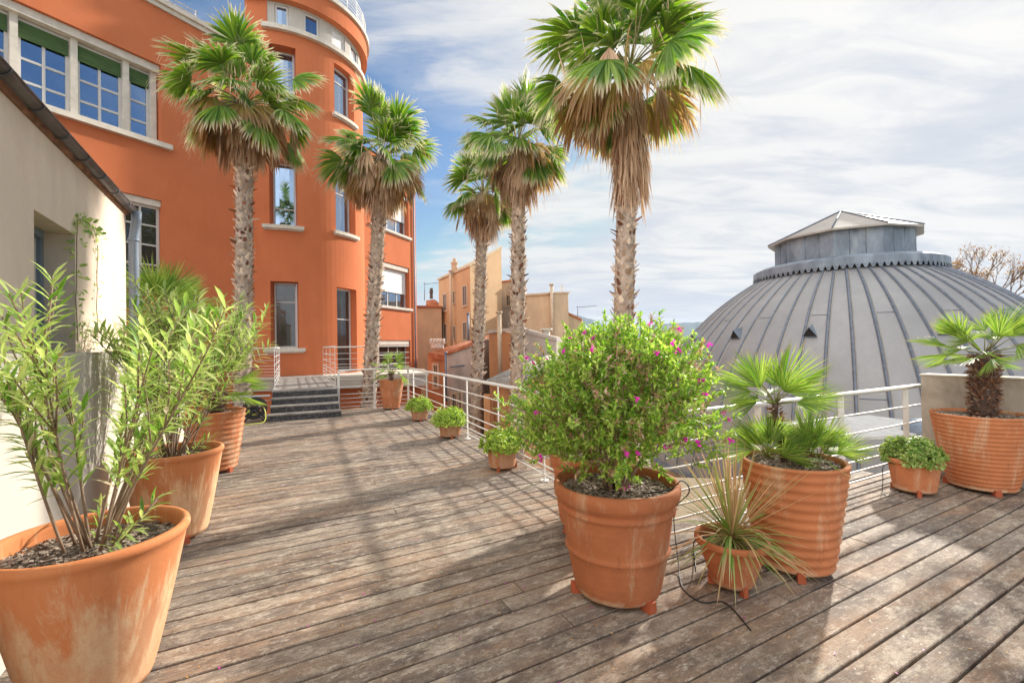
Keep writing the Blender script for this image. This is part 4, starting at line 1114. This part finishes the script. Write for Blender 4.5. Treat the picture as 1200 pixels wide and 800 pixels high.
b=MB(); b.lathe([(7.55,-2.9),(7.75,-2.88),(7.78,-3.0),(7.6,-3.03)],(DC.x,DC.y,0),96,smooth=False); b.build('eaves',M['seam'],dm)
b=MB(); b.lathe([(7.45,-3.03),(7.45,-6)],(DC.x,DC.y,0),96); b.build('drum_wall',M['beige2'],dm)
fix(dm)

# ------------------------------------------------------------------ town behind
def box_house(name,label,fp,zb,zt_,wall,group='old town buildings beyond the deck',roofmat='conc',wins=(),over=.12,zts=None,parts=None,cat='building',roof=True):
    """fp: list of (px, Y) at y=400 going round; front edges come first"""
    P2=[at(px,400,Y) for px,Y in fp]; c=sum((p for p in P2),V((0,0,0)))/len(P2)
    o=empty(name,(c.x,c.y,zb),label,cat,group); zts=zts or [zt_]*len(P2)
    b=MB(); n=len(P2)
    for i in range(n):
        p,q=P2[i],P2[(i+1)%n]; b.poly([(p.x,p.y,zb),(q.x,q.y,zb),(q.x,q.y,zts[(i+1)%n]),(p.x,p.y,zts[i])])
    b.build('wall',M[wall],o)
    if roof:
        b=MB(); k=over
        lo_=[]; hi_=[]
        for i,p in enumerate(P2):
            d_=V((p.x-c.x,p.y-c.y,0)).normalized()*k; lo_.append(V((p.x+d_.x,p.y+d_.y,zts[i]+.01))); hi_.append(V((p.x+d_.x,p.y+d_.y,zts[i]+.16)))
        b.poly(lo_[::-1]); b.poly(hi_)
        for i in range(n): b.poly([lo_[i],lo_[(i+1)%n],hi_[(i+1)%n],hi_[i]])
        b.build('roof',M[roofmat],o)
    for w in wins:
        e,px0,px1,y0,y1=w[:5]
        p,q=P2[e],P2[(e+1)%n]; d_=(q-p); d_.z=0; dn=d_.normalized(); nn=V((dn.y,-dn.x,0))
        if nn.y>0: nn=-nn
        def hit(px,py):
            r=ray(px,py); den=r.x*nn.x+r.y*nn.y; t=(p.x*nn.x+p.y*nn.y)/den; return V((r.x*t,r.y*t,CH+r.z*t))
        A_,B_=hit(px0,y1),hit(px1,y1); z0,z1=A_.z,hit((px0+px1)/2,y0).z
        f=MB()
        s_,e_=V((A_.x,A_.y,0)),V((B_.x,B_.y,0)); L=(e_-s_).length
        def lb_(mb,a0,a1,zz0,zz1,t0,t1):
            pts=[s_+(e_-s_)*(a0/L)+nn*t0,s_+(e_-s_)*(a1/L)+nn*t0,s_+(e_-s_)*(a1/L)+nn*t1,s_+(e_-s_)*(a0/L)+nn*t1]
            mb.hexa([V((u.x,u.y,zz0)) for u in pts]+[V((u.x,u.y,zz1)) for u in pts])
        g=.12
        lb_(f,-g,-.001,z0-g,z1+g,.003,.06); lb_(f,L+.001,L+g,z0-g,z1+g,.003,.06); lb_(f,0,L,z1+.001,z1+g,.003,.05); lb_(f,0,L,z0-g,z0-.001,.003,.09)
        lb_(f,L*.46,L*.54,z0,z1,.006,.03)
        fo=f.build('window',M['beigefr'],o)
        f=MB(); f.poly([V((s_.x,s_.y,z0))+nn*.012,V((e_.x,e_.y,z0))+nn*.012,V((e_.x,e_.y,z1))+nn*.012,V((s_.x,s_.y,z1))+nn*.012]); f.build('pane',M['farwin'],fo)
    if parts: parts(o)
    fix(o); return o
def pipe(o,px,y0,y1,Y,r,mat='zinc_pipe',name='pipe'):
    b=MB(); p,q=at(px,y0,Y),at(px,y1,Y); b.tube([q,V((q.x,q.y,p.z))],r,8); b.tube([V((q.x,q.y,p.z)),V((q.x,q.y,p.z+.08))],r*1.6,8); return b.build(name,M[mat],o)
def chimney(o,px0,px1,y0,y1,Y,mat='beige2'):
    p,q=at(px0,y1,Y),at(px1,y0,Y); b=MB(); b.box(((p.x+q.x)/2,Y,(p.z+q.z)/2),(q.x-p.x,(q.x-p.x),q.z-p.z)); b.box(((p.x+q.x)/2,Y,q.z+.04),((q.x-p.x)*1.25,(q.x-p.x)*1.25,.1)); b.lathe([(.16,q.z+.09),(.13,q.z+.4)],((p.x+q.x)/2,Y,0),10)
    return b.build('chimney',M[mat],o)
def antenna(o,px,y0,y1,Y,arms=4,r=.02,name='antenna'):
    b=MB(); p,q=at(px,y0,Y),at(px,y1,Y); b.tube([q,p],r,5)
    b.tube([p+V((-.1,0,-.2)),p+V((1.5,0,-.1))],r*.7,4)
    for k in range(arms): b.tube([p+V((.1+k*.4,-.25,-.2)),p+V((.1+k*.4,.25,-.12))],r*.5,4)
    return b.build(name,M['zinc_pipe'],o)
zc_=at(552,313,32).z
def pr1(o):
    chimney(o,529.5,535.5,309,324,35); pipe(o,529,318,405,34.6,.10,'beigefr'); pipe(o,549,368,405,31.9,.08)
box_house('tall_house','ochre gabled house with shuttered windows behind the palms',[(515,38),(552,32),(589,36.5),(560,46)],-6,zc_,'beige1',zts=[zc_-.05,zc_,zc_+2.3,zc_+1.9],roofmat='beige2',
   wins=[(0,520,523.5,345,364),(0,531.5,533.5,342,355),(0,543,547.5,335.5,358),(0,520.5,524,380,401),(0,532,534,383,397),(0,543.5,547.5,378,398)],parts=pr1)
b=MB()
z0=at(487,362,37).z
def pr2(o):
    b=MB(); p,q=at(499,350,39),at(509,361,39); 
    b.hexa([V((p.x,39,q.z)),V((q.x+.6,39,q.z)),V((q.x+.6,41,q.z)),V((p.x,41,q.z)),V((p.x-.1,39.6,p.z-.1)),V((q.x-.1,39.6,p.z)),V((q.x-.1,41,p.z)),V((p.x-.1,41,p.z-.1))]); b.build('dormer',M['tiles'],o)
    chimney(o,504,507,343,350,39.8,'farwin'); antenna(o,497.5,330,352,39,3,.03)
box_house('low_house','plain brown sand coloured wall between orange building and ochre house',[(480,35.5),(518,36.5),(518,42),(480,42)],-6,z0,'beige2',parts=pr2,roofmat='tiles')
zz=at(600,328,38).z
box_house('house','narrow grey plastered house top showing between the two middle palms',[(586,40),(614,38),(618,46),(590,46)],-6,zz,'greyw',wins=[(0,594,598,346,358)],roofmat='tiles')
zz=at(630,345.5,33).z; 
def pr3(o):
    b=MB(); p,q=at(645,380,32.6),at(665.8,343.5,32.6); b.box(((p.x+q.x)/2,33.6,(q.z-6)/2),(q.x-p.x,2.0,q.z+6)); b.build('stair_tower',M['beige2'],o)
    b=MB(); b.box(((p.x+q.x)/2,33.6,q.z+.06),(q.x-p.x+.2,2.2,.1)); b.box(((p.x+q.x)/2+.3,33.4,q.z+.4),(.12,.12,.6)); b.build('tower_cap',M['trim'],o)
    pipe(o,647.5,334,400,32.3,.11,'beigefr')
box_house('house','sand coloured blank house with square stair top and tall pipe',[(613,34),(646,33),(650,42),(616,42)],-6,zz,'beige2',parts=pr3,roofmat='beige2')
zz=at(672,368,34).z
box_house('house','low sand coloured shed with sloping top right of the square stair top',[(663,34),(682,34),(684,42),(663,42)],-6,zz,'beige2',zts=[zz+.1,at(682,376,34).z,at(682,376,34).z,zz+.1],roofmat='tiles',parts=lambda o: antenna(o,677,357,375,35,4,.03))
# nearer ones
zz=at(512,416,23).z
def pr4(o):
    b=MB(); 
    e0,e1=at(503,416,22.5),at(523,419,22.2); r0,r1=at(557,399,29),at(582,394,28)
    b.poly([e0,e1,r1,r0]); b.poly([e0-V((0,0,.15)),e0,r0,r0-V((0,0,.15))]); b.poly([e0-V((0,0,.15)),e1-V((0,0,.15)),e1,e0])
    d=(e1-e0); L=(r0-e0)
    for k in range(9): b.tube([e0+d*(k/8)+V((0,0,.03)),r0+(r1-r0)*(k/8)+V((0,0,.03))],.10,6)
    b.build('roof',M['tiles'],o)
    b=MB()
    p=at(505,404,23.5); q=at(520,404,23.5); b.tube([p,q],.08,6); b.tube([p+V((0,0,-.12)),q+V((0,0,-.12))],.10,6)
    for k in range(5): c_=p.lerp(q,k/4); b.tube([c_,c_+V((0,0,.33))],.07,8)
    b.build('vent_row',M['trim'],o)
box_house('small_house','orange fronted small house with red tiled roof below the railing',[(501,23),(523,22.3),(557,28),(530,34)],-6,zz,'rust',zts=[at(501,416,23).z,at(523,419,22.3).z,at(557,399,28).z-.1,zz+.5],roof=False,parts=pr4,wins=[(0,509,513,428,436),(0,509.5,513,441,453)])
zz=at(540,410,21).z
def pr5(o):
    pipe(o,523,414,470,20.9,.05); b=MB(); p,q=at(527,430,20.8),at(551,427,20.8); b.tube([p,q],.035,5); b.tube([q,q+V((0,0,-1.8))],.035,5); b.build('wall_pipe',M['bluegrey'],o)
box_house('outbuilding','grey stained plaster outbuilding wall between the railing and red tiled roof',[(523,21.3),(556,20.5),(580,24),(540,26)],-6,zz,'greyw',zts=[at(523,417,21.3).z,at(556,404,20.5).z,at(580,392,24).z,zz],roofmat='tiles',over=.1,parts=pr5,wins=[(0,531,535,462,482),(0,539,541,460,480)])
zz=at(590,389,20).z
def pr6(o):
    pipe(o,586,367,445,19.2,.09,'beigefr'); pipe(o,640.5,387,425,19.5,.17,'trim')
box_house('outbuilding','rust brown and grey outbuilding with two metal flues behind the palms',[(573,20),(612,19.5),(640,21.5),(600,28)],-6,zz,'rust',zts=[at(573,391,20).z,at(612,387,19.5).z,at(640,396,21.5).z,zz],parts=pr6,roofmat='greyw',over=.08)
zz=at(620,400,17.5).z
box_house('outbuilding','pale grey plaster wall block just behind the second palm from the right',[(612,18.5),(652,18),(660,23),(612,24)],-6,zz,'greyw',zts=[at(612,389,18.5).z,at(652,400,18).z,at(652,400,23).z,zz],roofmat='greyw',over=.06)
# slatted canopy roof below the railing
o=MB(); p1,p2,p3,p4=at(572,447,15.5),at(612,434,15.5),at(640,442,18.5),at(585,455,18.5)
A_=at(570,447,14.5); B_=at(604,455,13.6); 
C_=B_+V((2.0,3.4,0)); D_=A_+V((2.0,3.4,0)); 
for q in (B_,C_,D_): q.z=A_.z
for q in (C_,D_): q.z+=.7
o.hexa([A_-V((0,0,.1)),B_-V((0,0,.1)),C_-V((0,0,.1)),D_-V((0,0,.1)),A_,B_,C_,D_])
for k in range(12):
    t=k/11; o.tube([A_.lerp(B_,t)+V((0,0,.02)),D_.lerp(C_,t)+V((0,0,.02))],.04,6)
sh=o.build('shed_roof',simple('corrugated_grey',(.34,.31,.28),.8,var=.3,sc=6,bst=.2)); tag(sh,'corrugated grey shed roof seen just behind the side railing','shed roof')
o=MB(); 
for q in (A_,B_,C_,D_): o.box((q.x*.99,q.y,(q.z-6)/2-.2),(.2,.2,q.z+5.6))
o.hexa([V((A_.x+.2,A_.y+.3,-6)),V((B_.x,B_.y+.3,-6)),V((C_.x-.2,C_.y,-6)),V((D_.x,D_.y,-6)),V((A_.x+.2,A_.y+.3,A_.z-.15)),V((B_.x,B_.y+.3,A_.z-.15)),V((C_.x-.2,C_.y,A_.z-.15)),V((D_.x,D_.y,A_.z-.15))])
o.build('shed_wall',M['rust'],sh)
# strip of broken tiles / rubble roof right below the railing near the corner
o=MB(); A_=V((.65,5.9,-.75)); 
e=[V((.35,6.3,-.75)),V((.95,5.0,-.75)),V((1.9,5.5,-.45)),V((1.3,6.8,-.45))]
o.hexa([q-V((0,0,.12)) for q in e]+e)
for k in range(11):
    t=k/10; o.tube([e[0].lerp(e[1],t)+V((0,0,.02)),e[3].lerp(e[2],t)+V((0,0,.02))],.075,7)
lr=o.build('lean_to_roof',M['tiles']); tag(lr,'old tiled lean-to roof just below the deck beside the railing corner','roof')
o=MB(); e2=[V((.5,6.2,0)),V((1.0,5.15,0)),V((1.8,5.55,0)),V((1.3,6.6,0))]; o.hexa([V((q.x,q.y,-6)) for q in e2]+[V((q.x,q.y,-.9)) for q in e2]); o.build('lean_to_wall',M['beige2'],lr)
# far roofs and the little chimney left of the dome
zz=at(760,398,45).z
box_house('house','low pale house roof glimpsed between the shrub top and the dome',[(690,46),(792,45),(800,56),(700,56)],-6,zz,'beige2',roofmat='tiles',parts=lambda o: chimney(o,789.5,799,384,399,44.9,'beige2'))
box_house('house','long low house roofs at the foot of the blue hills',[(640,80),(720,82),(720,95),(640,95)],-6,at(700,397,80).z,'beige1',roofmat='tiles')
# fill walls below: retaining wall under the deck edge
o=MB()
for p,q in zip(deckpoly[3:7],deckpoly[4:8]):
    n_=(q-p); n_=V((n_.y,-n_.x,0)).normalized()*-.12
    o.poly([(p.x+n_.x,p.y+n_.y,-.31),(q.x+n_.x,q.y+n_.y,-.31),(q.x+n_.x,q.y+n_.y,-6),(p.x+n_.x,p.y+n_.y,-6)])
tag(o.build('retaining_wall',M['beige2']),'plain beige retaining wall carrying the deck above the lower ground','wall')
o=MB(); A_=at(752,560,9.0); 
z_=at(800,556,11).z
o.hexa([V((2.6,8.4,-6)),V((6.0,7.6,-6)),V((8.0,12.0,-6)),V((3.6,12.6,-6)),V((2.6,8.4,-2.1)),V((6.0,7.6,-2.1)),V((8.0,12.0,-2.1)),V((3.6,12.6,-2.1))])
x_=o.build('outbuilding',M['beige2']); tag(x_,'flat roofed beige block in the gap between railing and dome','building')
# bare tree behind the dome
R.seed(91)
tb=at(1150,330,34); o=empty('bare_tree',(tb.x,tb.y,-6),'bare autumn tree with a few russet leaves behind the right of the dome','tree')
tr,lf=MB(),MB()
def grow(p,d,L,r,dep):
    e=p+d*L; tr.tube([p,p.lerp(e,.5)+randdir()*L*.05,e],[r,r*.8,r*.6],5,cap=False)
    if dep==0:
        for k in range(3):
            if R.random()<.6: lf.blade(e+randdir()*.2,randdir(),V((0,0,1)),.16,.1,.2,2,0)
        return
    for k in range(3 if dep>2 else 4):
        grow(p.lerp(e,R.uniform(.55,1)),(d+randdir()*.62+V((0,0,.12))).normalized(),L*R.uniform(.6,.8),r*.55,dep-1)
H0=tb.z+6+2.3
for k in range(5): grow(V(((k-2)*.9,0,H0-4.2-abs(k-2)*.3)),V(((k-2)*.22,0,1)).normalized(),1.7,.09,4)
tr.tube([V((0,0,0)),V((0,0,H0-4.6))],[.35,.22],8)
for k in range(5): tr.tube([V((0,0,H0-5.4)),V(((k-2)*.9,0,H0-4.2-abs(k-2)*.3))],[.12,.09],6)
tr.build('trunk',M['bare'],o); lf.build('crown',M['rustleaf'],o)

# ------------------------------------------------------------------ air between the terrace and the hills
hz=MB(); hz.box((0,1200,92),(7000,6400,200)); ho=hz.build('haze',bpy.data.materials.new('air')); tag(ho,kind='stuff')
am=ho.data.materials[0]; am.use_nodes=True; at_=am.node_tree; at_.nodes.clear(); ao=at_.nodes.new('ShaderNodeOutputMaterial'); av=at_.nodes.new('ShaderNodeVolumePrincipled')
av.inputs['Color'].default_value=(.62,.76,.95,1); av.inputs['Density'].default_value=.00013; at_.links.new(av.outputs[0],ao.inputs['Volume'])
# ------------------------------------------------------------------ world, sun, camera
SAZ,SEL=radians(43),radians(25)
w=bpy.data.worlds.new('World'); SC.world=w; w.use_nodes=True; t=w.node_tree; t.nodes.clear()
out=N(t,'ShaderNodeOutputWorld'); bg=N(t,'ShaderNodeBackground'); bg.inputs['Strength'].default_value=.15; t.links.new(bg.outputs[0],out.inputs[0])
sky=N(t,'ShaderNodeTexSky',sky_type='NISHITA'); sky.sun_disc=False; sky.sun_elevation=SEL; sky.sun_rotation=SAZ; sky.altitude=50; sky.air_density=1.0; sky.dust_density=.6; sky.ozone_density=2.0
tc=N(t,'ShaderNodeTexCoord'); sx=N(t,'ShaderNodeSeparateXYZ'); t.links.new(tc.outputs['Generated'],sx.inputs[0])
def ma(op,a,b=None,clamp=False):
    n=N(t,'ShaderNodeMath',operation=op); n.use_clamp=clamp
    for i,v_ in enumerate((a,b)):
        if v_ is None: continue
        if isinstance(v_,bpy.types.NodeSocket): t.links.new(v_,n.inputs[i])
        else: n.inputs[i].default_value=v_
    return n.outputs[0]
zc2=ma('ADD',ma('MAXIMUM',sx.outputs[2],0.0),.14)
cx=ma('DIVIDE',sx.outputs[0],zc2); cy=ma('DIVIDE',sx.outputs[1],zc2)
cb=N(t,'ShaderNodeCombineXYZ'); t.links.new(cx,cb.inputs[0]); t.links.new(cy,cb.inputs[1])
mp=N(t,'ShaderNodeMapping'); mp.inputs['Rotation'].default_value=(0,0,radians(-22)); mp.inputs['Scale'].default_value=(.62,1.0,1); mp.inputs['Location'].default_value=(3.1,1.7,0)
t.links.new(cb.outputs[0],mp.inputs[0])
n1=noise(t,mp.outputs[0],.9,9,.58,.7)
mp2=N(t,'ShaderNodeMapping'); mp2.inputs['Rotation'].default_value=(0,0,radians(-30)); mp2.inputs['Scale'].default_value=(1.0,3.0,1); t.links.new(cb.outputs[0],mp2.inputs[0])
n2=noise(t,mp2.outputs[0],1.7,8,.62,.6)
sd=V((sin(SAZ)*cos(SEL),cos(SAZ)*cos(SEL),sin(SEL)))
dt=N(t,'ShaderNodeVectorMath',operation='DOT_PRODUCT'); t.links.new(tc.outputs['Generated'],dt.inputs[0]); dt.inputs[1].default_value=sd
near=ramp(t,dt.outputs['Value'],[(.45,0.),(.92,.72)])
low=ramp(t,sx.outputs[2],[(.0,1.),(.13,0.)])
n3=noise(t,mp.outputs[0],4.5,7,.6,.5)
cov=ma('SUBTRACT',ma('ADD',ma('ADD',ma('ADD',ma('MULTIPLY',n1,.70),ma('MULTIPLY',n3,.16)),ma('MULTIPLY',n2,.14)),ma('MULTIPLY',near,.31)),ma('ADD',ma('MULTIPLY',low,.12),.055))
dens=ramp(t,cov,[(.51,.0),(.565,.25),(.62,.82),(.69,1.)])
dens=ma('MAXIMUM',dens,ma('MAXIMUM',ramp(t,ma('MULTIPLY',ma('ADD',dt.outputs['Value'],1.),.5),[(.38,1.),(.56,0.)]),ramp(t,sx.outputs[2],[(.66,0.),(.86,1.)])))  # full cloud added behind the camera and overhead, out of view, as fill
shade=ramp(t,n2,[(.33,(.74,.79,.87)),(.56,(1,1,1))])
glow=ramp(t,ma('MULTIPLY',ma('ADD',dt.outputs['Value'],1.),.5),[(.0,(6.8,6.7,6.5)),(.38,(5.8,5.75,5.6)),(.60,(2.2,2.2,2.21)),(.85,(2.3,2.29,2.27)),(.97,(2.45,2.43,2.38)),(1.,(2.6,2.56,2.5))])  # cloud brightness; raised behind the camera, unseen, to lift the shadows
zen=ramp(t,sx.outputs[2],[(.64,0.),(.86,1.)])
cl=mix(t,1.0,glow,shade,'MULTIPLY'); cl=mix(t,zen,cl,(4.6,4.6,4.5))  # zenith cloud also brightened out of view for fill light
skc=N(t,'ShaderNodeHueSaturation'); skc.inputs['Saturation'].default_value=1.15; skc.inputs['Value'].default_value=.40; t.links.new(sky.outputs[0],skc.inputs['Color'])
skd=mix(t,1.0,skc.outputs[0],(1.8,1.9,2.1),'DARKEN')
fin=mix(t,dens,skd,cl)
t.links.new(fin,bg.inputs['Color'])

sl=bpy.data.lights.new('sun','SUN'); sl.energy=3.0; sl.angle=radians(1.8); sl.color=(1,.93,.82)
so=bpy.data.objects.new('sun',sl); COL.objects.link(so); so.rotation_euler=(-sd).to_track_quat('-Z','Y').to_euler(); so.location=(20,20,30)

cam=bpy.data.cameras.new('camera'); co=bpy.data.objects.new('camera',cam); COL.objects.link(co); SC.camera=co
cam.sensor_width=36; cam.lens=F/1200*36; cam.clip_start=.05; cam.clip_end=6000
c,s=cos(RL),sin(RL)
rx=V((c,s*sin(PT),-s*cos(PT))); up=V((s,-c*sin(PT),c*cos(PT))); fw=V((0,cos(PT),sin(PT)))
mt=Matrix((rx,up,-fw)).transposed().to_4x4(); mt.translation=V((0,0,CH)); co.matrix_world=mt

SC.view_settings.view_transform='Standard'; SC.view_settings.look='None'; SC.view_settings.exposure=1.36; SC.view_settings.gamma=1
SC.view_settings.use_curve_mapping=False
SC.cycles.max_bounces=8; SC.cycles.transparent_max_bounces=4
